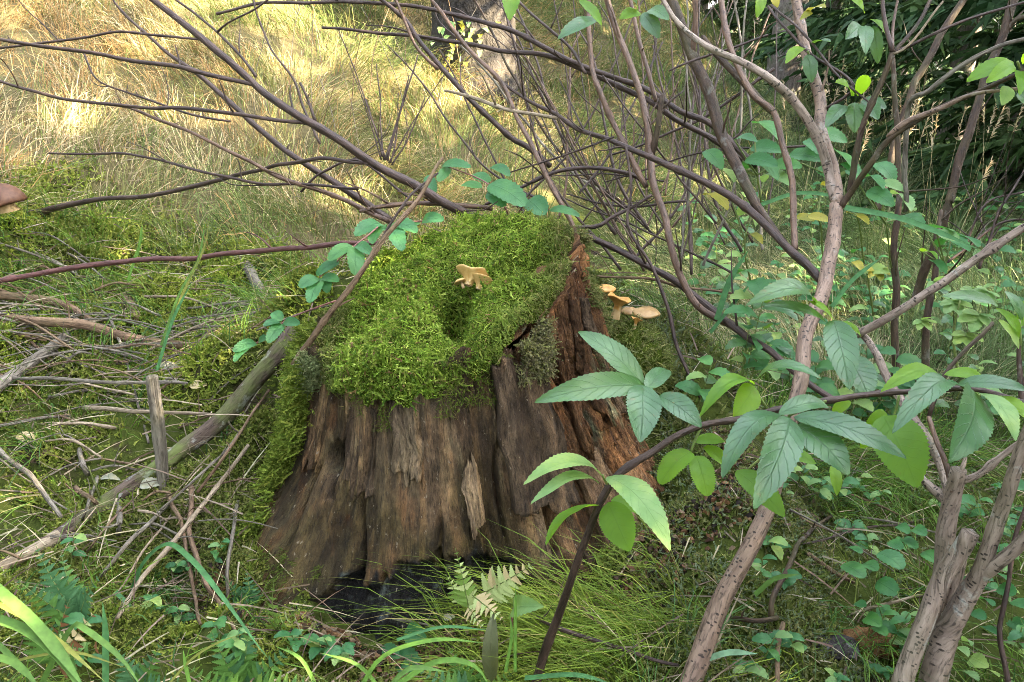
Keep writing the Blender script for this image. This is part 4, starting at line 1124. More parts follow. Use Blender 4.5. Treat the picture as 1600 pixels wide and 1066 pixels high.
bb([(400, 120, 2.4), (375, 85, 2.42), (340, 50, 2.45), (275, 0, 2.5), (250, -20, 2.5)], [5, 4, 4, 4, 3], tw=2)
bb([(340, 50, 2.45), (355, 35, 2.43), (400, 13, 2.40), (440, -15, 2.38)], [4, 3, 3, 3], tw=1)
bb([(575, 255, 2.38), (500, 250, 2.42), (440, 255, 2.5), (400, 266, 2.58), (345, 281, 2.7), (250, 301, 2.86), (170, 310, 3.0), (75, 326, 3.14), (0, 356, 3.25), (-40, 372, 3.28)], [5, 6, 6, 6, 7, 7, 7, 10, 14, 15], tw=4)
bb([(1180, 262, 2.5), (1112, 198, 2.55), (1060, 174, 2.6), (1010, 140, 2.64), (960, 120, 2.66), (900, 98, 2.68), (850, 72, 2.7), (800, 48, 2.72), (760, 37, 2.74), (700, 20, 2.76), (640, 10, 2.78), (555, 4, 2.8), (460, 4, 2.8), (400, 8, 2.8), (340, 22, 2.8)], [11, 10, 9, 9, 8, 8, 8, 8, 7, 7, 6, 6, 5, 5, 4], tw=6)
bb([(1160, 250, 2.6), (1110, 212, 2.62), (1050, 182, 2.64), (1000, 150, 2.66), (920, 110, 2.7), (860, 90, 2.72), (780, 76, 2.75), (680, 64, 2.8), (575, 50, 2.82), (503, 41, 2.84)], [10, 9, 9, 9, 8, 8, 7, 6, 5, 4], tw=5)
bb([(860, 260, 2.7), (825, 228, 2.7), (800, 214, 2.7), (755, 175, 2.7), (720, 140, 2.7), (690, 110, 2.7), (660, 70, 2.72), (635, 35, 2.74), (595, 0, 2.76), (575, -20, 2.76)], [9, 9, 9, 8, 8, 8, 7, 7, 6, 6], tw=4)
bb([(685, 108, 2.70), (655, 80, 2.7), (637, 40, 2.7), (620, 0, 2.7), (612, -20, 2.7)], [6, 5, 5, 5, 4], 'twig_warm', tw=1)
bb([(870, 185, 2.55), (800, 172, 2.55), (745, 154, 2.55), (692, 143, 2.55)], [5, 6, 6, 4], 'dead_pale', tw=1)
bb([(500, 225, 2.5), (475, 170, 2.52), (460, 130, 2.52), (425, 80, 2.54), (400, 20, 2.56), (392, -20, 2.56)], [4, 4, 4, 3, 3, 3], tw=1)
bb([(493, 190, 2.36), (482, 155, 2.36), (468, 128, 2.36)], [5, 4, 4], tw=0)
bb([(770, 326, 2.46), (690, 318, 2.44), (600, 321, 2.42), (560, 328, 2.4)], [8, 7, 7, 5], 'twig_warm', tw=4)
bb([(470, 300, 2.6), (505, 268, 2.58), (560, 250, 2.56), (640, 310, 2.52)], [4, 4, 4, 4], tw=2)

# fan of thin dark shoots on the slope
b2 = thing('twig_clump', G(606, 262), 'fan of thin dark upright twigs on the grassy slope behind the stump', 'twigs')
for bx, by, tx, ty, w in ((602, 250, 652, 85, 4), (606, 252, 640, 118, 3), (598, 245, 572, 155, 4), (604, 250, 530, 45, 3), (610, 255, 622, 145, 3), (612, 258, 664, 150, 3), (600, 250, 590, 100, 3), (596, 250, 548, 100, 2.5), (608, 255, 700, 110, 2.5)):
    branch(b2, [(bx, by, 3.0), (bx * .6 + tx * .4 + random.uniform(-6, 6), by * .6 + ty * .4, 3.02), (tx, ty, 3.05)], [w, w * .8, w * .5], 'twig_dark', 'twig', twigs=2, tl=0.10)

# 4. bare upright shrub right behind the stump
b3 = thing('bare_shrub', P(1020, 420, 2.6), 'leafless shrub of upright brown stems directly behind the stump', 'shrub')
def b3b(pts, w, mat='twig_brown', tw=2, **kw):
    return branch(b3, pts, w, mat, twigs=tw, tl=0.22, spurs=2, **kw)
b3b([(1150, 512, 2.30), (1120, 496, 2.32), (1086, 475, 2.34), (1068, 440, 2.36), (1050, 380, 2.38), (1036, 322, 2.42), (1022, 280, 2.45), (1015, 240, 2.48), (1013, 200, 2.5), (1000, 155, 2.53), (985, 105, 2.56), (960, 35, 2.6), (942, -20, 2.62)], [11, 11, 11, 11, 11, 11, 12, 12, 12, 11, 10, 10, 9], 'twig_warm', tw=4, label='tallest warm brown upright stem')
b3b([(1018, 245, 2.48), (1026, 205, 2.46), (1036, 150, 2.45)], [9, 9, 8])
b3b([(1025, 158, 2.55), (1015, 130, 2.56), (1000, 80, 2.58), (990, 35, 2.6), (978, -20, 2.62)], [7, 7, 7, 7, 6], 'twig_warm')
b3b([(1010, 292, 2.46), (985, 240, 2.5), (960, 195, 2.54), (940, 150, 2.56), (925, 110, 2.58), (922, 60, 2.6), (920, -20, 2.62)], [9, 9, 9, 9, 8, 8, 7], 'twig_warm', tw=3)
b3b([(925, 372, 2.40), (903, 365, 2.42), (885, 335, 2.45), (860, 290, 2.48), (830, 225, 2.52), (803, 165, 2.56), (780, 125, 2.58), (745, 88, 2.62), (715, 50, 2.64), (673, 0, 2.68), (655, -20, 2.7)], [8, 8, 8, 8, 8, 7, 7, 6, 6, 5, 5], 'twig_warm', tw=3)
b3b([(1310, 630, 2.05), (1230, 575, 2.15), (1200, 547, 2.2), (1150, 511, 2.28), (1130, 500, 2.32), (1090, 468, 2.36), (1050, 436, 2.40), (1020, 418, 2.42), (970, 390, 2.44), (925, 370, 2.46), (900, 360, 2.48), (865, 350, 2.5)], [10, 10, 11, 12, 12, 11, 11, 10, 10, 10, 9, 7], 'twig_dark', tw=4, label='low branch sloping down to the side of the stump')
b3b([(1010, 290, 2.6), (985, 272, 2.6), (920, 264, 2.6), (870, 268, 2.6), (800, 300, 2.6), (760, 320, 2.6)], [7, 7, 6, 6, 5, 5], 'twig_dark')
b3b([(1018, 305, 2.55), (960, 340, 2.52), (930, 355, 2.5), (865, 353, 2.48)], [5, 6, 7, 6], 'twig_dark')
b3b([(1170, 462, 2.4), (1080, 450, 2.42), (1020, 436, 2.44), (935, 432, 2.46)], [4, 5, 5, 4], 'dead_brown')
b3b([(1095, 622, 2.25), (1080, 590, 2.26), (1060, 540, 2.28), (1040, 480, 2.3), (1015, 410, 2.32), (980, 350, 2.35), (985, 300, 2.36), (978, 230, 2.38)], [5, 6, 6, 6, 5, 5, 4, 4], 'twig_dark', tw=1)
b3b([(915, 115, 2.6), (890, 75, 2.62), (850, 40, 2.64), (805, -5, 2.66)], [5, 5, 5, 4], 'twig_dark')
b3b([(1120, 350, 2.5), (1000, 200, 2.5), (940, 120, 2.5)], [4, 3, 3], 'twig_dark')
b3b([(1200, 55, 2.3), (1080, 95, 2.32), (1045, 110, 2.33)], [4, 4, 3], 'twig_dark', tw=0)
for i in range(44):
    x0 = random.uniform(800, 1200); d = random.uniform(2.6, 3.4)
    y0 = random.uniform(300, 430)
    lean = random.gauss(-35, 130)
    top = random.uniform(-30, 140)
    xm = x0 + lean * 0.5 + random.gauss(0, 14)
    w = random.uniform(2, 5.5)
    b3b([(x0, y0, d), (xm, (y0 * 1.3 + top * .7) / 2, d + .05), (x0 + lean, top, d + 0.12), (x0 + lean * 1.3, top - 60, d + .15)], [w, w * .85, w * .7, w * .5], random.choice(['twig_dark', 'twig_dark', 'twig_warm', 'twig_brown', 'dead_grey']), tw=2)
for i in range(6):
    x0 = random.uniform(780, 950); y0 = random.uniform(230, 330); d = random.uniform(2.5, 3.1)
    x1 = x0 + random.uniform(160, 320); y1 = y0 + random.uniform(-150, 160)
    w = random.uniform(3, 6)
    b3b([(x0, y0, d), ((x0 + x1) / 2, (y0 + y1) / 2 + random.uniform(-20, 20), d - .05), (x1, y1, d - .1)], [w * .6, w * .8, w], 'twig_dark', tw=3)

# 5. saplings on the right-hand meadow
def sapling(label, stems, mat='twig_brown', tw=3):
    s = thing('bare_sapling', P(*stems[0][0][0]), label, 'sapling', 'bare saplings in the meadow')
    for pts, w in stems:
        branch(s, pts, w, mat, 'stem', twigs=tw, tl=0.35)
    return s
sapling('crooked dark sapling standing before the spruces', [([(1430, 470, 3.4), (1475, 345, 3.3), (1490, 290, 3.3), (1505, 230, 3.3), (1525, 165, 3.3), (1545, 110, 3.3), (1568, 60, 3.3), (1585, 0, 3.3), (1592, -30, 3.3)], [14, 14, 13, 14, 12, 12, 13, 14, 14]), ([(1572, 50, 3.3), (1590, 30, 3.28), (1640, 20, 3.25)], [9, 8, 7])])
sapling('slanting grey sapling behind the forked elder', [([(1370, 330, 3.6), (1420, 150, 3.6), (1440, 110, 3.6), (1480, 40, 3.6), (1515, -20, 3.6)], [11, 11, 11, 11, 10])])
sapling('straight slim dark sapling behind the forked elder', [([(1398, 620, 2.9), (1398, 440, 2.9), (1402, 340, 2.9), (1403, 240, 2.9), (1400, 150, 2.9), (1392, 60, 2.9)], [12, 11, 10, 9, 8, 6])])
sapling('thin dark sapling beside the pale maple leaves', [([(1445, 600, 2.7), (1452, 480, 2.7), (1462, 400, 2.7), (1470, 330, 2.75)], [12, 11, 9, 6])])
sapling('grey branch leaning over the meadow grass', [([(1415, 330, 2.6), (1415, 178, 2.5), (1450, 140, 2.4), (1490, 110, 2.35), (1560, 72, 2.3), (1640, 55, 2.25)], [7, 8, 8, 8, 7, 6])], 'dead_grey', 1)
sapling('twiggy shoots at the edge of the meadow', [([(1530, 420, 3.0), (1560, 330, 3.0), (1620, 240, 3.0)], [5, 4, 3]), ([(1500, 400, 3.0), (1540, 320, 3.0), (1600, 300, 3.0)], [4, 3, 3]), ([(1480, 410, 3.0), (1560, 350, 3.0), (1620, 345, 3.0)], [4, 4, 3])], 'twig_dark', 6)
def thin_shoot(label, n, x0, x1, y0, y1, d0, d1, h):
    for i in range(n):
        x = random.uniform(x0, x1); y = random.uniform(y0, y1)
        g_ = G(x, y)
        d = depth_of(g_)
        s = thing('dead_weed', g_, label, 'weed', 'dead weeds on the slope')
        L = random.uniform(*h); az = random.uniform(0, 6.28); ln = random.uniform(.1, .5)
        q = [g_, g_ + np.array([math.cos(az) * ln * L * .3, math.sin(az) * ln * L * .3, L * .5]), g_ + np.array([math.cos(az) * ln * L, math.sin(az) * ln * L, L])]
        r = random.uniform(.0018, .0035)
        branch(s, q, [r, r * .8, r * .5], random.choice(['dead_grey', 'dead_brown', 'dead_brown']), 'stalk', world=True, twigs=1, tl=0.12)
thin_shoot('thin bare dead weed standing in the dry grass', 34, 380, 1250, 130, 330, 3, 5, (.25, .7))

# ------------------------------------------------------------------ fallen wood on the left
def stick(name, label, pts, w, mat, rough=0.05, twigs=0, group=None, tl=.12, cat='stick', sides=None, wob=.004, lie=None):
    if lie is not None:                      # rest it on the ground under it
        n_ = len(pts)
        pts = [(x, y, depth_of(G(x, y)) - lie * (0.5 + math.sin(PI * i / max(1, n_ - 1)))) for i, (x, y, d) in enumerate(pts)]
    o = branch(None, pts, w, mat, name, label, twigs, tl, sides, rough, cat, group, wob)
    return o
def gd(px, py, lift=0.012):
    """photograph pixel plus the depth of the ground under it, slightly raised"""
    q = G(px, py); q[2] += lift
    d = depth_of(q)
    return (px, py - lift * FPX / d * 0.9, d)
stick('fallen_log', 'rough bark covered branch leaning from the moss bank to the lower left', [(466, 514, 2.40), (425, 566, 2.37), (388, 603, 2.36), (350, 650, 2.35), (290, 702, 2.31), (235, 741, 2.27), (175, 780, 2.22), (120, 818, 2.16), (85, 842, 2.12)], [33, 29, 28, 28, 27, 26, 26, 25, 22], 'log_bark', 0.18, 3, cat='log', sides=18)
stick('broken_branch', 'pale grey broken branch end continuing the bark log at the lower left', [(92, 838, 2.125), (60, 858, 2.09), (20, 880, 2.06), (-30, 905, 2.03)], [24, 20, 19, 18], 'dead_pale', 0.12, 0, cat='branch', sides=12)
stick('upright_stick', 'upright weathered grey stake standing against the bark log', [(238, 588, 2.13), (246, 660, 2.17), (252, 710, 2.20), (260, 790, 2.25)], [19, 21, 19, 16], 'dead_grey', 0.20, 0, sides=14, wob=.002)
stick('fallen_branch', 'upper of two thick fallen grey branches in the sunlit brush', [(-20, 460, 2.95), (60, 467, 2.92), (110, 480, 2.88), (148, 502, 2.82)], [13, 13, 13, 9], 'dead_brown', 0.08, 2, cat='branch', lie=.07)
stick('fallen_branch', 'long fallen branch with a torn end below the sunlit brush', [(-20, 494, 2.85), (60, 503, 2.83), (130, 510, 2.80), (200, 528, 2.75), (298, 541, 2.68)], [14, 15, 15, 15, 12], 'dead_brown', 0.09, 2, cat='branch', lie=.07)
stick('birch_branch', 'short thick silvery branch slanting at the picture edge', [(-20, 620, 2.45), (40, 570, 2.52), (70, 551, 2.55), (104, 528, 2.6)], [18, 18, 17, 15], 'dead_grey', 0.08, 1, cat='branch', sides=12, lie=.07)
stick('dry_stick', 'thin straight pale stick lying level behind the upright stake', [(-20, 588, 2.3), (150, 594, 2.22), (225, 596, 2.18), (295, 600, 2.16)], [5, 6, 6, 4], 'dead_grey', 0, 0, lie=.12)
stick('dry_stick', 'thin pale split stick crossing behind the upright stake', [(132, 638, 2.16), (230, 641, 2.12), (345, 651, 2.1)], [8, 6, 4], 'dead_pale', 0, 0, lie=.10)
stick('dry_stick', 'grey stick pointing down to the bark log from the picture edge', [(-15, 688, 2.1), (50, 755, 2.04), (97, 812, 2.0)], [8, 8, 7], 'dead_grey', 0.05, 1, lie=.06)
stick('dry_stick', 'pale stick on the moss below the level sticks', [(-15, 668, 2.25), (50, 655, 2.25), (108, 650, 2.25)], [5, 5, 4], 'dead_grey', lie=.06)
branch(b1, [(600, 378, 2.46), (580, 380, 2.47), (510, 382, 2.52), (400, 391, 2.62), (300, 404, 2.72), (200, 409, 2.78), (115, 418, 2.82), (60, 428, 2.82), (-20, 444, 2.8)], [6, 7, 8, 8, 8, 8, 9, 8, 8], 'twig_red', label='long reddish branch lying almost level over the moss', twigs=5, tl=.12)
stick('leaning_stick', 'long grey brown stick leaning across the moss cap', [(458, 570, 2.06), (500, 510, 2.02), (545, 447, 2.0), (590, 386, 2.0), (650, 310, 2.04), (692, 248, 2.1)], [10, 10, 9, 8, 7, 5], 'dead_brown', 0.04, 1)
stick('thin_twig', 'thin dark twig leaning beside the stick across the moss cap', [(592, 384, 2.02), (612, 345, 2.03), (640, 305, 2.05), (685, 272, 2.1)], [4, 4, 4, 3], 'twig_dark', 0, 1)
L = [('pale', [(388, 696, 2.04), (330, 772, 1.96), (288, 830, 1.9), (233, 892, 1.84), (183, 960, 1.78)], [6, 7, 8, 8, 6], 'dead_pale', 'longest pale dry stem leaning down from the bark log to the ferns'),
     ('b', [(300, 760, 1.96), (295, 813, 1.92), (302, 845, 1.89), (323, 913, 1.84), (343, 940, 1.82), (366, 988, 1.79)], [8, 8, 8, 7, 7, 6], 'dead_brown', 'brown dry stem bending down to the fern left of the stump'),
     ('c', [(252, 742, 1.95), (271, 793, 1.92), (282, 827, 1.9), (295, 878, 1.87), (302, 927, 1.83), (318, 977, 1.79)], [7, 7, 6, 6, 6, 5], 'dead_brown', 'thinner brown dry stem hanging beside the bending one'),
     ('d', [(372, 784, 1.98), (359, 861, 1.93), (357, 940, 1.87)], [6, 6, 5], 'dead_grey', 'straight grey dry stem close to the dark foot of the stump'),
     ('e', [(262, 790, 1.93), (206, 841, 1.88), (157, 900, 1.83)], [6, 7, 6], 'dead_grey', 'short grey stem slanting down left of the crossing dry stems'),
     ('f', [(208, 780, 1.97), (165, 827, 1.93), (136, 862, 1.9)], [3, 4, 3], 'dead_brown', 'very thin stem slanting below the bark log'),
     ('g', [(270, 800, 1.92), (222, 860, 1.87), (178, 930, 1.82)], [3, 4, 3], 'dead_pale', 'very thin pale stem among the crossing dry stems'),
     ('h', [(420, 610, 2.08), (360, 700, 2.02), (310, 770, 1.96)], [4, 5, 5], 'dead_brown', 'dry stem leaning along the mossy flank of the stump'),
     ('i', [(400, 640, 2.06), (330, 730, 2.0), (250, 800, 1.95)], [3, 4, 4], 'dead_grey', 'thin grey stem leaning across the bark log'),
     ('j', [(152, 745, 2.02), (140, 790, 1.99), (128, 812, 1.97)], [6, 5, 4], 'dead_grey', 'short grey stub poking from the moss above the bark log'),
     ('k', [(118, 762, 2.0), (140, 780, 1.99), (150, 792, 1.98)], [8, 8, 7], 'dead_brown', 'stubby brown stick end resting on the bark log'),
     ('l', [(186, 785, 1.98), (188, 815, 1.96), (187, 832, 1.95)], [10, 9, 8], 'dead_grey', 'short broken side branch under the bark log'),
     ('m', [(124, 702, 2.1), (131, 722, 2.09), (138, 738, 2.08)], [7, 9, 8], 'dead_grey', 'short pale bark piece on the moss hummock'),
     ('n', [(198, 462, 2.95), (206, 482, 2.9), (214, 500, 2.86)], [14, 16, 14], 'dead_brown', 'short upright broken branch stub in the sunlit moss'),
     ('o', [(370, 400, 2.75), (400, 440, 2.68), (415, 470, 2.62), (432, 492, 2.58)], [20, 16, 14, 8], 'dead_grey', 'forked grey branch stub sinking into the moss bank'),
     ('p', [(120, 440, 2.7), (180, 520, 2.55), (230, 690, 2.2)], [3, 5, 4], 'dead_grey', 'thin grey twig arching down over the fallen branches'),
     ('q', [(0, 380, 2.8), (60, 400, 2.75), (120, 423, 2.7)], [3, 4, 4], 'dead_grey', 'thin grey twig meeting the long reddish branch'),
     ('r', [(830, 960, 1.72), (880, 985, 1.70), (960, 1010, 1.68), (1060, 1040, 1.66)], [5, 7, 7, 5], 'twig_dark', 'dark twig lying on the grass at the foot of the arching branch'),
     ('s', [(885, 925, 1.70), (930, 970, 1.68), (1000, 1010, 1.66)], [6, 6, 5], 'dead_brown', 'brown twig slanting into the grass below the stump'),
     ('t', [(580, 962, 1.80), (640, 972, 1.78), (690, 985, 1.76)], [4, 4, 3], 'dead_grey', 'thin pale twig lying across the dark hollow'),
     ('u', [(1205, 968, 1.75), (1208, 930, 1.76), (1238, 870, 1.80), (1252, 838, 1.84), (1300, 805, 1.9)], [9, 9, 8, 7, 5], 'twig_brown', 'bent brown twig between the moss bank and the small round leaves'),
     ('v', [(1212, 1090, 1.66), (1218, 1020, 1.68), (1222, 972, 1.70)], [8, 8, 8], 'dead_brown', 'short brown stick standing at the picture foot'),
     ('w', [(1138, 965, 1.72), (1180, 970, 1.72), (1218, 966, 1.72)], [6, 8, 8], 'twig_brown', 'short brown stick lying level on the grass'),
     ('x', [(1262, 865, 1.84), (1300, 890, 1.82), (1336, 912, 1.80)], [7, 7, 5], 'dead_brown', 'short twig near the small round leaves'),
     ('y', [(1330, 960, 1.72), (1380, 945, 1.72), (1440, 930, 1.73)], [4, 5, 4], 'dead_pale', 'curved pale stem beside the grey elder clump'),
     ('z', [(1250, 850, 1.88), (1340, 830, 1.92), (1450, 810, 1.98)], [3, 4, 3], 'twig_dark', 'thin dark twig above the small round leaves')]
for _, pts, w, mat, lab in L:
    stick('dry_stick', lab, pts, w, mat, 0.05, 1, tl=.06, lie=.045 if _ not in 'hir' else .08)

# ------------------------------------------------------------------ mushrooms
def mat_cap(name, ca, cb, rough=0.45):
    k = NT(name)
    n = k.noise(k.coord(), 60.0, 4.0)
    c = k.mix(k.ramp(n, [(0.3, 0.0), (0.7, 1.0)]), ca, cb)
    p = k.principled(c, rough, k.bump(n, 0.3, 0.002), 0.4)
    p.inputs['Subsurface Weight'].default_value = 0.15
    p.inputs['Subsurface Radius'].default_value = (0.01, 0.006, 0.003)
    return k.done(p.outputs[0])
MAT['cap_orange'] = mat_cap('mushroom_orange', (0.32, 0.155, 0.028), (0.46, 0.26, 0.07))
MAT['cap_yellow'] = mat_cap('mushroom_yellow', (0.38, 0.22, 0.06), (0.55, 0.38, 0.15))
MAT['cap_tan'] = mat_cap('mushroom_tan', (0.22, 0.13, 0.045), (0.34, 0.22, 0.09))
MAT['cap_brown'] = mat_cap('mushroom_brown', (0.050, 0.018, 0.007), (0.105, 0.045, 0.020), 0.6)
MAT['stem_pale'] = mat_cap('mushroom_stem', (0.30, 0.20, 0.08), (0.42, 0.30, 0.15), 0.7)
def lathe(profile, wavy=0.0, seed=0, seg=36, wavez=0.0):
    pf = np.array(profile, float); th = np.linspace(0, 2 * PI, seg, endpoint=False)
    rr = pf[:, 0][:, None] * (1 + wavy * vnoise(np.cos(th) * 1.6 + seed, np.sin(th) * 1.6, 0, 401)[None])
    zz = pf[:, 1][:, None] + wavez * pf[:, 0][:, None] / pf[:, 0].max() * vnoise(np.cos(th) * 1.4 + 5 + seed, np.sin(th) * 1.4, 0, 402)[None]
    V = np.stack([rr * np.cos(th), rr * np.sin(th), zz], 2).reshape(-1, 3)
    m = len(pf)
    i_, j_ = np.meshgrid(np.arange(seg), np.arange(m - 1))
    a = (j_ * seg + i_).ravel(); b = (j_ * seg + (i_ + 1) % seg).ravel()
    return V, np.stack([a, b, b + seg, a + seg], 1)
def mushroom(label, base, tilt, R, hs, mat, funnel=False, wavy=0.1, seed=0, group='mushrooms on the stump', name='mushroom', rs=None, dome=0.5):
    base = np.asarray(base, float)
    t = thing(name, base, label, 'mushroom', group)
    rs = rs or R * 0.22
    M = Matrix.Translation(Vector(base)) @ Matrix.Rotation(tilt[0], 4, 'X') @ Matrix.Rotation(tilt[1], 4, 'Y')
    if funnel:
        pf = [(0.001, hs + R * .05), (R * .3, hs + R * .10), (R * .7, hs + R * .34), (R * .97, hs + R * .46), (R, hs + R * .42), (R * .93, hs + R * .33), (R * .6, hs + R * .12), (R * .3, hs - R * .25), (rs, hs - R * .6)]
    else:
        pf = [(0.001, hs + R * dome), (R * .35, hs + R * dome * .93), (R * .7, hs + R * dome * .66), (R * .93, hs + R * dome * .28), (R, hs + R * .02), (R * .95, hs - R * .08), (R * .6, hs - R * .02), (rs, hs - R * .04)]
    V, Q = lathe(pf, wavy, seed, 40, R * 0.25 if funnel else R * .12)
    add('cap', make_mesh('mushroom_cap', V, Q), MAT[mat], t, mw=M)
    V, Q = lathe([(rs * 1.25, -0.01), (rs * 1.05, hs * .3), (rs * .95, hs * .7), (rs * 1.1, hs)], 0.1, seed + 3, 20)
    add('stem', make_mesh('mushroom_stem', V, Q), MAT['stem_pale'], t, mw=M)
    return t
mushroom('wavy pale yellow mushroom in the middle of the moss cap, uppermost of its cluster', P(733, 440, 2.03), (-0.55, 0.25), 0.032, 0.010, 'cap_yellow', True, 0.35, 1)
mushroom('yellow mushroom lowest in the cluster on the moss cap', P(750, 446, 2.02), (-0.5, 0.3), 0.026, 0.006, 'cap_yellow', True, 0.3, 2)
mushroom('tiny yellow mushroom half buried in moss at the side of the cluster', P(722, 444, 2.03), (-0.5, -0.4), 0.015, 0.006, 'cap_yellow', False, 0.2, 3)
mushroom('funnel shaped orange mushroom with upturned rim on the back edge of the stump', P(962, 492, 2.26), (-0.12, 0.25), 0.030, 0.032, 'cap_orange', True, 0.15, 4, rs=0.010)
mushroom('orange flat mushroom half hidden behind the stump rim', P(945, 470, 2.30), (-0.05, 0.05), 0.026, 0.03, 'cap_orange', False, 0.1, 5)
mushroom('tan mushroom cap behind the orange funnel mushroom', P(983, 494, 2.31), (0.0, 0.0), 0.022, 0.012, 'cap_tan', False, 0.05, 6)
mushroom('largest flat tan mushroom cap behind the stump', P(1008, 496, 2.30), (0.0, 0.05), 0.038, 0.012, 'cap_tan', False, 0.05, 7, dome=.35)
mushroom('small orange mushroom low on the mossy root', P(992, 510, 2.24), (-0.3, 0.2), 0.015, 0.014, 'cap_orange', True, 0.3, 8)
bd = depth_of(G(12, 335)) - 0.25
BOL = P(10, 326, bd)
mushroom('large brown domed mushroom in the moss at the picture edge', BOL, (0.0, -0.15), 0.068, 0.022, 'cap_brown', False, 0.05, 9, None, 'bolete_mushroom', 0.03, 0.9)
# ------------------------------------------------------------------ blades of grass, straw and litter (joined: nobody could count them)
def blades(base, d0, bend, length, width, col, segs=3, side=None):
    """Tapering arched blades as thin strips."""
    N = len(base)
    t = np.linspace(0, 1, segs + 1)
    if side is None:
        side = nrm(np.cross(d0, nrm(rng.normal(0, 1, (N, 3)))))
    Vs = np.zeros((N, 2 * segs + 1, 3))
    for i, ti in enumerate(t):
        c = base + d0 * (length * ti)[:, None] + bend * (length * ti * ti)[:, None]
        if i < segs:
            w = (width * 0.5 * (1 - ti ** 1.6 * 0.75))[:, None] * side
            Vs[:, 2 * i] = c - w; Vs[:, 2 * i + 1] = c + w
        else:
            Vs[:, 2 * segs] = c
    m = 2 * segs + 1
    T = []
    for i in range(segs - 1):
        a = 2 * i
        T += [(a, a + 1, a + 3), (a, a + 3, a + 2)]
    T.append((2 * segs - 2, 2 * segs - 1, 2 * segs))
    T = np.array(T)
    Ts = (T[None] + (np.arange(N) * m)[:, None, None]).reshape(-1, 3)
    return Vs.reshape(-1, 3), Ts, np.repeat(col, m, 0)

def join(parts):
    off, V, T, C = 0, [], [], []
    for v, t, c in parts:
        V.append(v); T.append(t + off); C.append(c); off += len(v)
    return np.concatenate(V), np.concatenate(T), np.concatenate(C)

def region_points(n, x0, x1, y0, y1, keep, dens_pow=0.0):
    out = []
    tot = 0
    while tot < n:
        x = rng.uniform(x0, x1, n * 2); y = rng.uniform(y0, y1, n * 2)
        far = np.hypot(x, y)
        k_ = keep(x, y) * np.clip((2.5 / far) ** dens_pow, 0, 1) * (np.abs(x) < 0.70 * y + 0.5)
        m = rng.random(len(x)) < k_
        out.append(np.stack([x[m], y[m]], 1)); tot += m.sum()
    return np.concatenate(out)[:n]

def tufts(name, centres, per, spread, hgt, width, palette, weights, lean, label, cat, segs=3, droop=0.8, patch=0.6, seed=500, tuft_tone=0.35, shift=0.0):
    n = len(centres)
    cz = ground_z(centres[:, 0], centres[:, 1])
    N = n * per
    ti = np.repeat(np.arange(n), per)
    ang = rng.uniform(0, 2 * PI, N); rad = np.sqrt(rng.random(N)) * spread
    bx = centres[ti, 0] + np.cos(ang) * rad; by = centres[ti, 1] + np.sin(ang) * rad
    bz = ground_z(bx, by) - 0.01
    th = hgt * (0.6 + 0.7 * rng.random(n))
    L = th[ti] * rng.uniform(0.45, 1.15, N)
    # a shared sweep for each tuft, with neighbours swept alike
    sw = 2.2 * PI * vnoise(centres[:, 0] * patch, centres[:, 1] * patch, 0, seed)
    swv = np.stack([np.cos(sw), np.sin(sw), 0 * sw], 1) * 0.55 + np.array(lean)[None]
    out = np.stack([np.cos(ang), np.sin(ang), 0 * ang], 1) * rng.uniform(0.1, 0.6, (N, 1))
    d0 = nrm(out * 0.5 + swv[ti] * 0.45 + rng.normal(0, 0.15, (N, 3)) + np.array([0, 0, 1.0]))
    bend = (swv[ti] * 0.7 + out * 0.6 + rng.normal(0, 0.12, (N, 3)) + np.array([0, 0, -droop])) * rng.uniform(0.4, 1.1, (N, 1))
    pal = np.array(palette)
    # each tuft leans to one colour, by patches
    pn = np.clip(0.5 + 0.62 * fbm(centres[:, 0] * 0.9, centres[:, 1] * 0.9, 0, seed + 3, 2) + rng.normal(0, 0.16, n) + shift * (centres[:, 0] + 1.3), 0, 0.999)
    cum = np.cumsum(weights) / np.sum(weights)
    tc = np.searchsorted(cum, pn)
    own = rng.choice(len(pal), N, p=np.array(weights) / np.sum(weights))
    use = np.where(rng.random(N) < 0.72, tc[ti], own)
    col = pal[use] * rng.uniform(0.75, 1.25, (N, 1)) * (1 + tuft_tone * (rng.random(n)[ti] - 0.5))[:, None]
    v, t, c = blades(np.stack([bx, by, bz], 1), d0, bend, L, width * rng.uniform(0.6, 1.3, N), col, segs)
    add(name, make_mesh(name, v, None, t, True, {'col': c}), MAT['grass'], None, label, cat, kind='stuff')

STRAW = [(0.42, 0.27, 0.11), (0.32, 0.20, 0.085), (0.44, 0.36, 0.21), (0.20, 0.20, 0.07), (0.14, 0.18, 0.05), (0.10, 0.15, 0.04)]  # straw tones, the first ones warmed with the sun patch's gold
hc = region_points(2500, -6.5, 3.2, 2.4, 11, lambda x, y: hill_zone(x, y) * (1 - 0.9 * meadow_zone(x, y)), 0.9)
tufts('dry_grass', hc, 40, 0.10, 0.34, 0.0036, STRAW, [.16, .14, .16, .20, .20, .14], (0.25, -0.30, 0), 'long swept straw coloured and green grass on the slope', 'grass', shift=0.19)  # shift gathers the sun-warmed straw tones on the left of the slope
MEAD = [(0.10, 0.16, 0.045), (0.14, 0.19, 0.07), (0.08, 0.13, 0.04), (0.24, 0.25, 0.12), (0.34, 0.31, 0.17)]
mc = region_points(1400, -0.3, 9, 2.4, 12, lambda x, y: np.maximum(meadow_zone(x, y), 0.0) * (1 - 0.3 * hill_zone(x, y)), 0.8)
tufts('meadow_grass', mc, 32, 0.10, 0.40, 0.0036, MEAD, [.28, .26, .2, .16, .10], (-0.1, -0.1, 0), 'fine grey green meadow grass behind the shrubs', 'grass', seed=520)
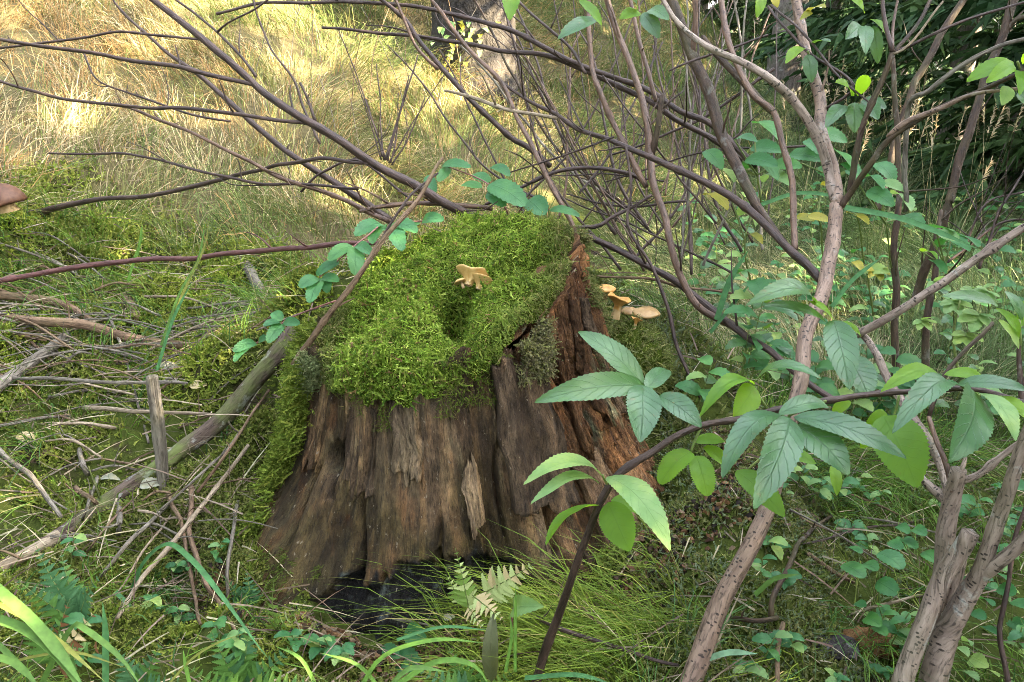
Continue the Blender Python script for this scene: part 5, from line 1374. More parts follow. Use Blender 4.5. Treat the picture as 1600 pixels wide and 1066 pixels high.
# finer green grass in the mossy floor and at the foot of the picture
GREEN = [(0.075, 0.16, 0.018), (0.11, 0.20, 0.025), (0.055, 0.13, 0.03), (0.18, 0.22, 0.04), (0.30, 0.28, 0.10)]
fc = region_points(300, -3.2, 0.0, 1.7, 4.2, lambda x, y: (1 - hill_zone(x, y)) * (np.hypot(x - ST[0], y - ST[1]) > 0.62) * sstep(2.2, 3.6, y - 0.5 * x), 0.2)
tufts('floor_grass', fc, 22, 0.05, 0.20, 0.0032, GREEN, [.3, .25, .15, .15, .15], (0, -0.1, 0), 'scattered green and yellow grass tufts among the moss', 'grass', seed=540)
rc = region_points(170, 0.0, 1.9, 1.15, 2.9, lambda x, y: (np.hypot(x - ST[0], y - ST[1]) > 0.66) * (np.hypot((x - 0.45) / .30, (y - 1.95) / .55) > 1) * sstep(0.20, 0.45, x + 0.25 * (y < 1.5)) * (0.35 + 0.65 * (y > 2.0) + 0.5 * (y < 1.55)), 0.0)
tufts('bank_grass', rc, 34, 0.06, 0.22, 0.0030, GREEN, [.3, .25, .2, .15, .1], (0.1, -0.2, 0), 'fine green grass round the elder stems', 'grass', seed=560, droop=1.0)
tg = np.array([[0.20 + rng.normal(0, .14), 1.47 + rng.normal(0, .07)] for _ in range(34)])
tufts('tussock_grass', tg, 40, 0.05, 0.26, 0.0026, [(0.19, 0.26, 0.03), (0.14, 0.22, 0.025), (0.28, 0.29, 0.06), (0.34, 0.27, 0.10)], [.4, .3, .2, .1], (-0.5, -0.05, 0), 'yellow green sweeping tussock at the foot of the moss bank', 'grass', seed=580, droop=1.0)
bg_ = region_points(150, -0.3, 1.3, 2.65, 3.9, lambda x, y: 1 + 0 * x, 0)
tufts('shade_grass', bg_, 30, 0.07, 0.26, 0.0032, GREEN, [.3, .25, .2, .15, .1], (0.05, -0.1, 0), 'green grass behind the stump under the bare stems', 'grass', seed=570)
lg = region_points(60, -1.3, -0.45, 1.2, 1.75, lambda x, y: 1 + 0 * x, 0)
tufts('corner_grass', lg, 16, 0.05, 0.16, 0.0035, GREEN, [.35, .25, .2, .1, .1], (0.1, 0.1, 0), 'short green grass among the ferns', 'grass', seed=590)

# ground moss
def moss_mask(x, y):
    r = np.hypot((x - ST[0]) / 0.47, (y - ST[1]) / 0.44)
    m = (r > 1.0) * (np.hypot((x + 0.24) / 0.22, (y - 1.6) / 0.14) > 1) * (1 - hill_zone(x, y)) * (1 - 0.85 * meadow_zone(x, y))
    return m * np.where(fbm(x * 3.2, y * 3.2, 0, 600, 3) > -0.06, 1.0, 0.10) * np.where(x > 0.75, 0.2, 1.0)
mp = region_points(82000, -2.9, 1.4, 1.2, 4.0, moss_mask, 1.3)
mzv_ = ground_z(mp[:, 0], mp[:, 1])
e_ = 0.02
gn = nrm(np.stack([-(ground_z(mp[:, 0] + e_, mp[:, 1]) - mzv_) / e_, -(ground_z(mp[:, 0], mp[:, 1] + e_) - mzv_) / e_, np.ones(len(mp))], 1))
pos = np.stack([mp[:, 0], mp[:, 1], mzv_ - 0.004], 1)
lean = nrm(gn + rng.normal(0, 0.38, pos.shape) + np.array([0, -0.15, 0.2]))
f_ = np.clip(0.5 + 0.75 * fbm(mp[:, 0] * 4, mp[:, 1] * 4, 0, 610, 3), 0, 1)[:, None]
ca = pick([(0.21, 0.275, 0.030), (0.16, 0.23, 0.022), (0.30, 0.335, 0.055)], len(mp))
cb = pick([(0.13, 0.155, 0.035), (0.19, 0.19, 0.065), (0.10, 0.135, 0.022)], len(mp))
col = ca * f_ + cb * (1 - f_)
right = sstep(0.15, 0.35, mp[:, 0])[:, None]
cr = pick([(0.13, 0.15, 0.040), (0.17, 0.18, 0.06), (0.10, 0.14, 0.025), (0.15, 0.19, 0.10)], len(mp))
col = col * (1 - right) + cr * right
far = np.hypot(mp[:, 0], mp[:, 1])
TINY = [shoot_template(s_, 4, 0.24, c_) for s_, c_ in ((5, 0.3), (6, 0.6), (7, 0.9))]
v, t, c = scatter(TINY, pos, lean, rng.uniform(0.018, 0.034, len(mp)) * np.clip(far / 2.4, 0.8, 1.5), col)
add('ground_moss', make_mesh('ground_moss', v, None, t, False, {'col': c}), MAT['moss'], None, 'soft green and olive moss carpet covering the forest floor', 'moss', kind='stuff')

# litter: dead straws, needles and twiglets
lp = region_points(5500, -3.2, 2.0, 1.1, 4.0, lambda x, y: (1 - 0.6 * hill_zone(x, y)) * (np.hypot((x - ST[0]) / .56, (y - ST[1]) / .5) > 1) * np.where(x < -0.3, 1.0, 0.5), 0.5)
b_ = np.stack([lp[:, 0], lp[:, 1], ground_z(lp[:, 0], lp[:, 1]) + rng.uniform(0.006, 0.04, len(lp))], 1)
az = rng.uniform(0, 2 * PI, len(lp))
d_ = nrm(np.stack([np.cos(az), np.sin(az), rng.normal(0.1, 0.25, len(lp))], 1))
colr = pick([(0.34, 0.28, 0.20), (0.24, 0.19, 0.13), (0.16, 0.11, 0.08), (0.40, 0.34, 0.22), (0.11, 0.075, 0.055)], len(lp))
v, t, c = blades(b_, d_, np.array([[0, 0, -0.15]]) * np.ones((len(lp), 1)), rng.uniform(0.03, 0.24, len(lp)), rng.uniform(0.0016, 0.0048, len(lp)), colr, 3)
add('litter', make_mesh('litter', v, None, t, True, {'col': c}), MAT['grass'], None, 'dead straws and twiglets strewn over the moss', 'litter', kind='stuff')
v, t, c = blades(np_ + nn2 * 0.016, nd_, np.zeros_like(nd_), rng.uniform(.012, .05, len(np_)), np.full(len(np_), .0016), pick([(0.22, 0.13, 0.06), (0.30, 0.22, 0.11), (0.12, 0.07, 0.04)], len(np_)), 2)
add('needle_litter', make_mesh('needle_litter', v, None, t, True, {'col': c}), MAT['grass'], None, 'brown needles and straws lying on the moss cap', 'litter', kind='stuff')
def brush(n, cx, cy, sx, sy, lmin, lmax, thick=1.0):
    for i in range(n):
        x = random.gauss(cx, sx); y = random.gauss(cy, sy)
        q = G(x, y, random.uniform(.01, .06))
        a = random.uniform(-0.6, 0.6) + (PI if random.random() < .5 else 0)
        Ld = random.uniform(lmin, lmax)
        e = q + np.array([math.cos(a), math.sin(a) * .8, 0]) * Ld
        e[2] = ground_z(e[0], e[1]) + random.uniform(.0, .05)
        m = (q + e) / 2 + np.array([0, 0, random.uniform(0, .03)])
        r = random.uniform(.001, .0032) * thick
        branch(None, [q, m, e], [r, r, r * .6], random.choice(['dead_grey', 'dead_grey', 'dead_brown', 'dead_pale']), 'dead_twig', 'thin dead twig in the tangle of brush between the fallen branches', 1, .08, 6, 0, 'twig', 'brush twigs on the moss', world=True)
brush(120, 110, 530, 100, 60, .08, .45, 1.4)
brush(34, 210, 800, 90, 70, .06, .25)
brush(14, 1270, 760, 60, 60, .12, .35)

# ------------------------------------------------------------------ ferns
def pinna_mesh(name, col, lobes=7):
    V, T = [], []
    for s in (-1, 1):
        for i in range(lobes):
            t = i / lobes
            w = 0.30 * (1 - t) ** 0.8 + 0.02
            y0, y1 = t * 0.92, (i + 0.95) / lobes * 0.92
            n = len(V)
            V += [(0, y0, 0), (0, y1, 0), (s * w * 0.75, y0 + 0.02, 0.03), (s * w, (y0 + y1) / 2 + 0.07, 0.02), (s * w * 0.7, y1 + 0.05, 0.03)]
            T += [(n, n + 2, n + 1), (n + 2, n + 3, n + 4), (n + 2, n + 4, n + 1)]
    n = len(V); V += [(-0.03, 0.9, 0), (0.03, 0.9, 0), (0, 1.02, -0.02)]; T.append((n, n + 1, n + 2))
    V = np.array(V); V[:, 2] -= 0.12 * V[:, 1] ** 2
    me = make_mesh(name, V, None, T, True, {'col': np.tile(np.array(col)[None], (len(V), 1))})
    me.materials.append(MAT['fern'])
    return me
PINNA = {'pale': pinna_mesh('pinna_pale', (0.42, 0.50, 0.20)), 'straw': pinna_mesh('pinna_straw', (0.52, 0.42, 0.22)), 'green': pinna_mesh('pinna_green', (0.09, 0.20, 0.04)), 'blue': pinna_mesh('pinna_blue', (0.06, 0.155, 0.06)), 'brown': pinna_mesh('pinna_brown', (0.19, 0.085, 0.035)), 'lime': pinna_mesh('pinna_lime', (0.16, 0.27, 0.05))}
def frond(parent, base, tip, bow, n, plen, cols, hint=(0, -0.5, 0.85), w=2.5, name='frond', mat='stalk', bare=0.18):
    B, T = P(*base), P(*tip)
    ax = T - B; L = np.linalg.norm(ax); ax /= L
    N0 = np.array(hint); N0 = N0 - ax * np.dot(N0, ax); N0 /= np.linalg.norm(N0)
    tt_ = np.linspace(0, 1, 9)
    pts = np.array([B + ax * L * t + N0 * bow * L * 4 * t * (1 - t) for t in tt_])
    r = w * base[2] / FPX / 2
    SEED[0] += 1
    me, p, rr, tan = tube_mesh(name, pts, np.linspace(r, r * .3, 9), 5, 0.03, 0, False, 0, SEED[0])
    f = add(name, me, MAT[mat], parent)
    for i in range(n):
        t = bare + (1 - bare) * i / n
        c = B + ax * L * t + N0 * bow * L * 4 * t * (1 - t)
        tg_ = nrm(ax * L + N0 * bow * L * 4 * (1 - 2 * t))
        nn_ = nrm(N0 - tg_ * np.dot(N0, tg_))
        sd = np.cross(tg_, nn_)
        ll = plen * base[2] / FPX * min(1, (1 - t) * 1.25 + 0.06) * (0.75 + 0.25 * min(1, (t - bare) * 6 + .3))
        for s in (-1, 1):
            yv = nrm(sd * s + tg_ * 0.38 + rng.normal(0, 0.07, 3)); zv = nrm(nn_ + rng.normal(0, 0.15, 3)); xv = nrm(np.cross(yv, zv)); zv = np.cross(xv, yv)
            M = Matrix(((xv[0] * ll, yv[0] * ll, zv[0] * ll, c[0]), (xv[1] * ll, yv[1] * ll, zv[1] * ll, c[1]), (xv[2] * ll, yv[2] * ll, zv[2] * ll, c[2]), (0, 0, 0, 1)))
            add('pinna', PINNA[random.choice(cols)], None, f, mw=M)
    # terminal pinna
    return f
fp = thing('fern', P(770, 1000, 1.70), 'small yellowing pale fern before the dark hollow of the stump', 'fern')
frond(fp, (735, 965, 1.69), (711, 856, 1.66), 0.06, 10, 24, ['pale', 'pale', 'lime'], (0.3, -0.9, 0.3), bare=.22)
frond(fp, (750, 930, 1.67), (837, 880, 1.60), 0.06, 9, 36, ['pale', 'pale', 'straw'], (0, -0.85, 0.5))
frond(fp, (725, 945, 1.68), (696, 897, 1.66), 0.05, 6, 18, ['pale', 'lime'], (0.1, -0.9, 0.3))
frond(fp, (738, 930, 1.67), (790, 972, 1.60), 0.06, 7, 22, ['straw', 'pale'], (0.1, -0.8, 0.5))
frond(fp, (730, 945, 1.68), (757, 984, 1.61), 0.05, 6, 18, ['straw', 'straw', 'pale'], (0, -0.9, 0.4))
def fern_plant(label, base, fr):
    dl = depth_of(G(base[0], base[1])) - base[2]
    base = (base[0], base[1], base[2] + dl)
    f = thing('fern', P(*base), label, 'fern', 'ferns at the foot of the picture')
    for tip, n, pl, cols in fr:
        tip = (tip[0], tip[1], tip[2] + dl - 0.03)
        frond(f, base, tip, 0.10, n, pl, cols, (random.uniform(-.3, .3), -0.75, 0.6), bare=.12)
fern_plant('slim bright fern sprig at the left foot of the stump', (436, 985, 1.72), [((428, 908, 1.70), 6, 20, ['lime']), ((478, 940, 1.64), 6, 18, ['lime', 'pale']), ((415, 945, 1.68), 4, 14, ['lime'])])
fern_plant('blue green fern under the broken pale branch', (130, 975, 1.72), [((55, 850, 1.72), 12, 34, ['blue']), ((95, 860, 1.76), 11, 28, ['blue', 'green']), ((160, 895, 1.66), 9, 30, ['blue']), ((20, 900, 1.66), 10, 30, ['blue', 'green'])])
fern_plant('fern with browning tips at the lower left', (90, 1040, 1.62), [((30, 930, 1.58), 10, 34, ['blue', 'green']), ((155, 950, 1.58), 9, 32, ['pale', 'brown', 'straw']), ((110, 935, 1.60), 8, 30, ['brown', 'green']), ((185, 1000, 1.52), 8, 30, ['brown', 'brown', 'green'])])
fern_plant('green fern spreading at the picture foot left of the stump', (385, 1085, 1.58), [((330, 985, 1.55), 11, 36, ['green', 'blue']), ((395, 965, 1.60), 11, 34, ['blue', 'green']), ((505, 1060, 1.48), 10, 36, ['green', 'lime']), ((460, 1005, 1.54), 10, 34, ['blue', 'green']), ((290, 1040, 1.5), 9, 32, ['green'])])
fern_plant('low green fern at the picture foot below the pale fern', (745, 1085, 1.55), [((700, 1010, 1.55), 9, 30, ['green']), ((805, 1048, 1.5), 9, 28, ['lime', 'green']), ((650, 1045, 1.5), 10, 30, ['green', 'blue'])])
fern_plant('bluish fern low in the corner grass', (220, 1080, 1.55), [((180, 1010, 1.55), 8, 28, ['blue']), ((255, 1000, 1.55), 8, 28, ['green', 'blue']), ((290, 1060, 1.5), 8, 26, ['blue'])])
fern_plant('small dark fern in the shade beside the crossing dry stems', (395, 950, 1.76), [((350, 900, 1.76), 8, 22, ['blue']), ((385, 890, 1.78), 8, 20, ['blue']), ((340, 945, 1.7), 7, 22, ['blue', 'green'])])

# ------------------------------------------------------------------ brambles and broad leaves
def leafy(name, label, cat, base, leaves, stems=(), mat='leaf_bramble', shape='round', group=None, teeth=9, stem_mat='stalk_red', sw=3):
    t = thing(name, base, label, cat, group)
    for s in stems:
        branch(t, s, [sw, sw * .8], stem_mat, 'stem', wob=0)
    for lf in leaves:
        b, tp, w = lf[:3]
        m = lf[3] if len(lf) > 3 else mat
        leaf(t, b, tp, w, m, bow=random.uniform(.04, .16), fold=random.uniform(.1, .35), teeth=teeth, shape=shape, name='leaf', hint=(random.uniform(-.35, .35), -0.65, 0.7))
    return t
D1 = 2.12
leafy('bramble', 'bramble shoot with dark green three-part leaves over the bark log', 'bramble', P(520, 500, 2.2),
      [((554, 386, D1), (554, 430, 2.06), 30), ((550, 384, D1), (514, 408, 2.08), 26), ((558, 382, D1), (582, 398, 2.08), 20), ((530, 408, D1), (494, 430, 2.1), 18),
       ((500, 435, D1), (484, 474, 2.06), 26), ((496, 434, D1), (468, 450, 2.08), 24), ((503, 434, D1), (530, 440, 2.1), 20), ((512, 436, D1), (512, 458, 2.1), 18),
       ((443, 503, D1), (469, 507, 2.08), 18), ((440, 502, D1), (427, 488, 2.14), 20), ((438, 504, D1), (412, 510, 2.08), 17), ((440, 506, D1), (418, 536, 2.06), 22),
       ((400, 536, D1), (364, 550, 2.06), 20), ((396, 540, D1), (366, 566, 2.05), 18), ((404, 534, D1), (420, 528, 2.1), 14)],
      [[(590, 355, 2.2), (556, 383, D1), (500, 434, D1)], [(525, 470, 2.16), (470, 490, D1), (442, 504, D1), (398, 538, D1)]])
leafy('bramble', 'bramble leaves rising over the back left edge of the moss cap', 'bramble', P(640, 380, 2.4),
      [((596, 350, 2.3), (555, 370, 2.22), 30), ((600, 352, 2.3), (582, 382, 2.22), 28), ((606, 354, 2.3), (628, 394, 2.2), 32), ((612, 350, 2.3), (652, 364, 2.24), 28), ((660, 345, 2.34), (694, 344, 2.3), 22), ((655, 348, 2.34), (632, 362, 2.3), 24)],
      [[(640, 390, 2.4), (610, 352, 2.3), (660, 345, 2.34)]])
leafy('bramble', 'broad ribbed leaves standing behind the top of the moss cap', 'bramble', P(800, 345, 2.5),
      [((690, 260, 2.5), (736, 262, 2.46), 20), ((702, 262, 2.5), (684, 284, 2.46), 18), ((722, 288, 2.45), (752, 294, 2.4), 22), ((766, 262, 2.5), (796, 276, 2.46), 24), ((740, 272, 2.5), (765, 285, 2.46), 24), ((764, 288, 2.44), (822, 322, 2.38), 42), ((762, 300, 2.44), (790, 322, 2.40), 26), ((826, 312, 2.42), (852, 336, 2.38), 38), ((858, 328, 2.44), (906, 338, 2.4), 16), ((668, 274, 2.5), (680, 302, 2.46), 20)],
      [[(800, 345, 2.5), (764, 288, 2.44), (700, 260, 2.5)], [(800, 345, 2.5), (830, 312, 2.42), (858, 328, 2.44)]])
# raspberry and other broad-leaved plants in the meadow on the right
def z2(x, y): return (1080 + x / 2.806, 60 + y / 2.806)
specs = [('broad blue green leaves behind the dark brown branch', [(330, 410, 48, 'leaf_bramble'), (100, 530, 40, 'leaf_bramble'), (330, 490, 42, 'leaf_bramble'), (310, 545, 44, 'leaf_bramble'), (300, 600, 50, 'leaf_bramble'), (240, 450, 30, 'leaf_bramble'), (420, 560, 40, 'leaf_bramble')]),
         ('yellowing broad leaves between the brown stems', [(380, 640, 36, 'leaf_pale'), (110, 720, 40, 'leaf_yellow'), (240, 800, 32, 'leaf_pale'), (280, 880, 26, 'leaf_yellow'), (160, 600, 30, 'leaf_pale')]),
         ('blue green leaves at the fork of the speckled elder', [(620, 430, 42, 'leaf_bramble'), (500, 530, 48, 'leaf_bramble'), (650, 520, 44, 'leaf_bramble'), (600, 600, 40, 'leaf_bramble'), (540, 480, 36, 'leaf_bramble'), (700, 580, 36, 'leaf_bramble')]),
         ('yellow spotted leaves just left of the elder fork', [(500, 790, 26, 'leaf_yellow'), (560, 790, 30, 'leaf_yellow'), (600, 660, 22, 'leaf_yellow')]),
         ('single bright yellow leaf just right of the elder fork', [(730, 790, 34, 'leaf_yellow')]),
         ('drooping pale leaves right of the elder fork', [(850, 590, 44, 'leaf_bramble'), (780, 640, 40, 'leaf_bramble'), (830, 700, 44, 'leaf_bramble'), (920, 720, 40, 'leaf_pale'), (970, 810, 40, 'leaf_bramble'), (720, 600, 30, 'leaf_bramble'), (880, 650, 36, 'leaf_pale')]),
         ('long blue green leaves above the long grey branch', [(1090, 840, 38, 'leaf_bramble'), (1150, 930, 44, 'leaf_bramble'), (1200, 890, 40, 'leaf_bramble'), (1130, 870, 34, 'leaf_pale'), (1040, 950, 26, 'leaf_backlit'), (1080, 1000, 32, 'leaf_bramble')]),
         ('pale yellow green leaf under the elder fork', [(810, 1020, 36, 'leaf_pale'), (730, 1000, 22, 'leaf_yellow')])]
for i, (lab, lv) in enumerate(specs):
    d = 2.5 + 0.08 * (i % 3)
    lst = []
    cx = np.mean([z2(a, b)[0] for a, b, *_ in lv]); cy = max(z2(a, b)[1] for a, b, *_ in lv)
    for a, b, w, m in lv:
        x, y = z2(a, b)
        an = random.uniform(0.1, 1.0) * random.choice((-1, 1)); ln = w * 0.6
        lst.append(((x - math.cos(an) * ln, y - abs(math.sin(an)) * ln * .7, d + random.uniform(-.1, .1)), (x + math.cos(an) * ln, y + abs(math.sin(an)) * ln * .8, d - .08 + random.uniform(-.1, .1)), w * .72, m))
    foot = (cx + 10, cy + 70, d + .1)
    leafy('broadleaf_plant', lab, 'plant', P(*foot), lst, [[foot, (cx, cy, d), lst[0][0]]] + [[(cx, cy, d), l_[0]] for l_ in lst[1:]], 'leaf_bramble', 'oval', 'broad-leaved plants in the meadow', stem_mat='stalk', sw=3)
# palmate pale leaves
def palmate(parent, c, size, d, mat, ang0):
    lf = thing_part = stalk(parent, [(c[0], c[1] + size * .8, d + .05), (c[0], c[1] + size * .2, d)], [2, 2], 'stalk', 'palmate_leaf')
    for a, s in ((-1.9, .6), (-1.0, .85), (0, 1.0), (1.0, .85), (1.9, .6)):
        th = ang0 + a * 0.75
        leaf(lf, (c[0], c[1], d), (c[0] + math.sin(th) * size * s, c[1] + math.cos(th) * size * s * .65, d - .06), size * .55 * s, mat, bow=.03, fold=.1, teeth=6, shape='oval', name='lobe', hint=(0.05, -0.55, 0.85))
mpl = thing('maple_seedling', P(1500, 560, 2.45), 'maple seedling with pale green and yellow lobed leaves in the meadow', 'seedling')
branch(mpl, [(1500, 590, 2.45), (1490, 530, 2.42), (1500, 470, 2.4)], [5, 4, 3], 'stalk', 'stem')
for c, s, m, a in (((1490, 470), 40, 'leaf_pale', .3), ((1530, 490), 46, 'leaf_pale', -.3), ((1460, 440), 34, 'leaf_pale', .8), ((1510, 520), 40, 'leaf_pale', .1), ((1370, 420), 30, 'leaf_yellow', .2), ((1545, 455), 36, 'leaf_pale', -.6), ((1440, 500), 30, 'leaf_pale', .5), ((1520, 450), 34, 'leaf_pale', 0.1)):
    palmate(mpl, c, s, 2.4 + random.uniform(-.1, .1), m, a)
# small round-leaved herbs at the lower right
def herb(label, foot, lv, shape='round', mat='leaf_bramble'):
    lst = []
    foot = (foot[0], foot[1], depth_of(G(foot[0], foot[1])) - 0.02)
    for x, y, w in lv:
        an = random.uniform(-0.6, 0.6)
        d = foot[2] - 0.02 + random.uniform(-.04, .02)
        lst.append(((x - w * .45 * math.cos(an), y - w * .2, d + .02), (x + w * .45 * math.cos(an), y + w * .3 + w * .2 * math.sin(an), d - .03), w * .85, mat))
    leafy('herb', label, 'herb', P(*foot), lst, [[foot, ((foot[0] + l_[0][0]) / 2, (foot[1] + l_[0][1]) / 2 - 8, foot[2]), l_[0]] for l_ in lst], mat, shape, 'low herbs round the elder stems', 7, 'stalk', 2)
herb('cluster of round blue green leaves in the hollow beside the grey stems', (1375, 960, 1.84), [(1334, 889, 40), (1360, 887, 30), (1387, 915, 38), (1335, 860, 24), (1392, 873, 46)])
herb('round leaves just behind the grey elder clump', (1440, 920, 1.92), [(1454, 868, 28), (1437, 832, 26), (1412, 826, 22), (1420, 848, 28), (1400, 850, 24)])
herb('small leaves low beside the brown rotten wood', (1390, 1020, 1.7), [(1365, 971, 30), (1406, 992, 28), (1375, 985, 26), (1405, 1020, 26), (1380, 950, 20), (1345, 945, 20)])
herb('glossy leaves under the dark stem at the picture edge', (1580, 1000, 1.72), [(1574, 923, 32), (1596, 945, 32), (1540, 940, 26), (1547, 985, 30), (1590, 975, 30), (1565, 900, 26), (1530, 960, 24)])
herb('pale green nettle leaves at the picture foot among the grey stems', (1520, 1066, 1.6), [(1500, 1020, 30), (1530, 1035, 34), (1548, 1050, 28), (1515, 1055, 30), (1570, 1060, 28), (1510, 1005, 18)], 'oval', 'leaf_pale')
herb('leaves crowding the right edge of the meadow', (1590, 800, 2.0), [(1590, 760, 30), (1570, 790, 30), (1600, 800, 34), (1555, 820, 28), (1580, 830, 28), (1600, 850, 30), (1565, 765, 24)], 'oval')
herb('ribbed green leaf clump at the foot of the stump', (640, 1020, 1.68), [(650, 992, 42), (640, 1030, 52), (610, 1020, 34)], 'oval')
leafy('herb', 'single heart shaped leaf with a yellow tip beside the pale fern', 'herb', P(800, 970, 1.66), [((802, 950, 1.66), (850, 948, 1.60), 38, 'leaf_pale')], [[(800, 985, 1.67), (800, 965, 1.66), (802, 950, 1.66)]], 'leaf_pale', 'heart')
leafy('herb', 'upright dull brown green leaf standing below the pale fern', 'herb', P(768, 1080, 1.62), [((768, 1066, 1.62), (772, 958, 1.62), 26, 'leaf_olive')], [[(768, 1090, 1.62), (768, 1066, 1.62)]], 'leaf_dead', 'entire', stem_mat='dead_brown')
# loose dead leaves on the moss
for x, y, w, a, lab in ((262, 590, 30, .2, 'pale dead leaf behind the upright stake'), (42, 700, 36, -.5, 'whitish dead leaf on the moss at the picture edge'), (172, 765, 26, .1, 'small pale leaf lying on the bark log'), (236, 778, 36, .5, 'faded green leaf on the bark log'), (310, 620, 26, .4, 'dark curled leaf beside the bark log'), (700, 985, 20, .3, 'curled brown leaf at the hollow')):
    g_ = G(x, y, 0.03); d = depth_of(g_)
    o = add('fallen_leaf', leaf_mesh(g_ - np.array([math.cos(a) * w * d / FPX * .5, 0, 0]), g_ + np.array([math.cos(a), 0.3, math.sin(a) * .6]) * w * d / FPX * .6, w * .55 * d / FPX, .12, .35, random.uniform(-.4, .4), 6, 'elder', (0, -.6, .8), int(x), .25), MAT['leaf_dead'], None, lab, 'leaf', 'fallen leaves')
# the lump of rotten wood at the lower right
def chunk(name, label, c, size, mat, seed, parent=None):
    nu, nv = 40, 24
    u = np.linspace(0, 2 * PI, nu, endpoint=False); w_ = np.linspace(0.02, PI - 0.02, nv)
    U, W = np.meshgrid(u, w_)
    n = np.stack([np.sin(W) * np.cos(U), np.sin(W) * np.sin(U), np.cos(W)], 2)
    dd = 1 + 0.28 * fbm(n[..., 0] * 2 + seed, n[..., 1] * 2, n[..., 2] * 2, seed, 4) + 0.1 * (worley(U * 2.5, W * 5, seed)[0] - .5)
    Vc = n * dd[..., None] * np.array(size) + np.asarray(c)
    Vc = Vc.reshape(-1, 3)
    i_, j_ = np.meshgrid(np.arange(nu), np.arange(nv - 1))
    a = (j_ * nu + i_).ravel(); b = (j_ * nu + (i_ + 1) % nu).ravel()
    bark = np.stack([Vc[:, 0], Vc[:, 2] * .5, Vc[:, 1]], 1)
    return add(name, make_mesh(name, Vc, np.stack([a, b, b + nu, a + nu], 1), attrs={'bark': bark}), MAT[mat], None, label, 'wood')
MAT['rot'] = mat_bark('crumbling_rot', (0.10, 0.050, 0.020), (0.21, 0.12, 0.055), (0.02, 0.010, 0.006), 0, 0, 0.95, 0.1)
MAT['char'] = mat_bark('blackened_wood', (0.02, 0.017, 0.016), (0.055, 0.048, 0.046), (0.01, 0.009, 0.009), 0, 0, 0.9, 0.15, 0.25)
chunk('rotten_wood', 'crumbling orange brown lump of rotten wood on the ground', G(1355, 1012, 0.008), (0.07, 0.035, 0.034), 'rot', 3)
chunk('rotten_wood', 'black rotten wood flake beside the orange brown lump', G(1305, 1012, 0.004), (0.05, 0.035, 0.014), 'char', 5)

# broad single blades at the lower left and by the moss
def wide_blade(parent, pts, wpx, col, name='blade'):
    q = np.array([P(*a) for a in pts])
    p, w = catmull(q, np.linspace(1, 1, len(q)), 0.02)
    t = np.linspace(0, 1, len(p))
    ww = np.array([wpx * depth_of(a) / FPX for a in p]) * 0.5 * np.minimum(1, (1 - t) * 3.0 + 0.02)
    tan = nrm(np.gradient(p, axis=0)); vdir = nrm(CAM - p)
    sd = nrm(np.cross(tan, nrm(vdir * 0.8 + np.array([0, 0, 0.6]))))
    nn_ = np.cross(sd, tan)
    V = np.stack([p - sd * ww[:, None] + nn_ * ww[:, None] * .3, p, p + sd * ww[:, None] + nn_ * ww[:, None] * .3], 1).reshape(-1, 3)
    n = len(p); j = np.arange(n - 1) * 3
    Q = np.concatenate([np.stack([j, j + 1, j + 4, j + 3], 1), np.stack([j + 1, j + 2, j + 5, j + 4], 1)])
    add(name, make_mesh(name, V, Q, attrs={'col': np.tile(np.array(col)[None], (len(V), 1))}), MAT['grass'], parent)
LIME = (0.09, 0.18, 0.035); BLUEG = (0.06, 0.17, 0.055); YEL = (0.18, 0.20, 0.04); MIDG = (0.10, 0.21, 0.03)
t1 = thing('grass_tuft', P(-20, 1066, 1.5), 'broad bladed lime green grass tuft arching in from the corner', 'grass')
for pts, w, c in (([(-30, 900, 1.45), (45, 965, 1.42), (90, 1016, 1.40), (135, 1080, 1.38)], 18, LIME), ([(-30, 960, 1.45), (40, 985, 1.42), (95, 1030, 1.40), (130, 1090, 1.38)], 16, LIME), ([(-20, 1025, 1.42), (20, 1035, 1.42), (60, 1070, 1.4)], 12, LIME), ([(60, 1080, 1.5), (110, 985, 1.46), (135, 985, 1.44), (190, 1030, 1.42), (225, 1080, 1.4)], 10, LIME), ([(-20, 935, 1.46), (70, 985, 1.44), (165, 1066, 1.40)], 8, YEL), ([(0, 1040, 1.5), (60, 1025, 1.48), (120, 1020, 1.46), (200, 1045, 1.44)], 5, YEL), ([(165, 1085, 1.5), (165, 990, 1.5), (160, 940, 1.5)], 10, BLUEG), ([(-10, 1000, 1.46), (40, 1050, 1.44), (60, 1080, 1.43)], 9, LIME)):
    wide_blade(t1, pts, w, c)
t2 = thing('grass_tuft', P(205, 930, 1.99), 'single long blue green blade arching over the dry stems', 'grass')
wide_blade(t2, [(205, 930, 1.99), (225, 880, 1.92), (262, 851, 1.84), (300, 876, 1.74), (343, 927, 1.66), (400, 1005, 1.60), (420, 1030, 1.58)], 9, BLUEG)
wide_blade(t2, [(180, 925, 1.95), (200, 945, 1.92), (216, 968, 1.9)], 7, BLUEG)
t3 = thing('grass_tuft', P(310, 1000, 1.65), 'thin yellow and green blades before the left foot of the stump', 'grass')
for pts, w, c in (([(250, 1085, 1.6), (300, 1030, 1.6), (340, 1005, 1.6), (380, 990, 1.6)], 4, YEL), ([(300, 1085, 1.6), (290, 1040, 1.6), (286, 1015, 1.6)], 6, MIDG), ([(500, 1085, 1.6), (470, 1030, 1.6), (430, 1010, 1.6)], 6, MIDG), ([(600, 1085, 1.56), (560, 1040, 1.55), (500, 1020, 1.54)], 6, MIDG)):
    wide_blade(t3, pts, w, c)
t4 = thing('grass_tuft', P(180, 560, 2.3), 'tall lime green blades standing in the sunlit moss', 'grass')
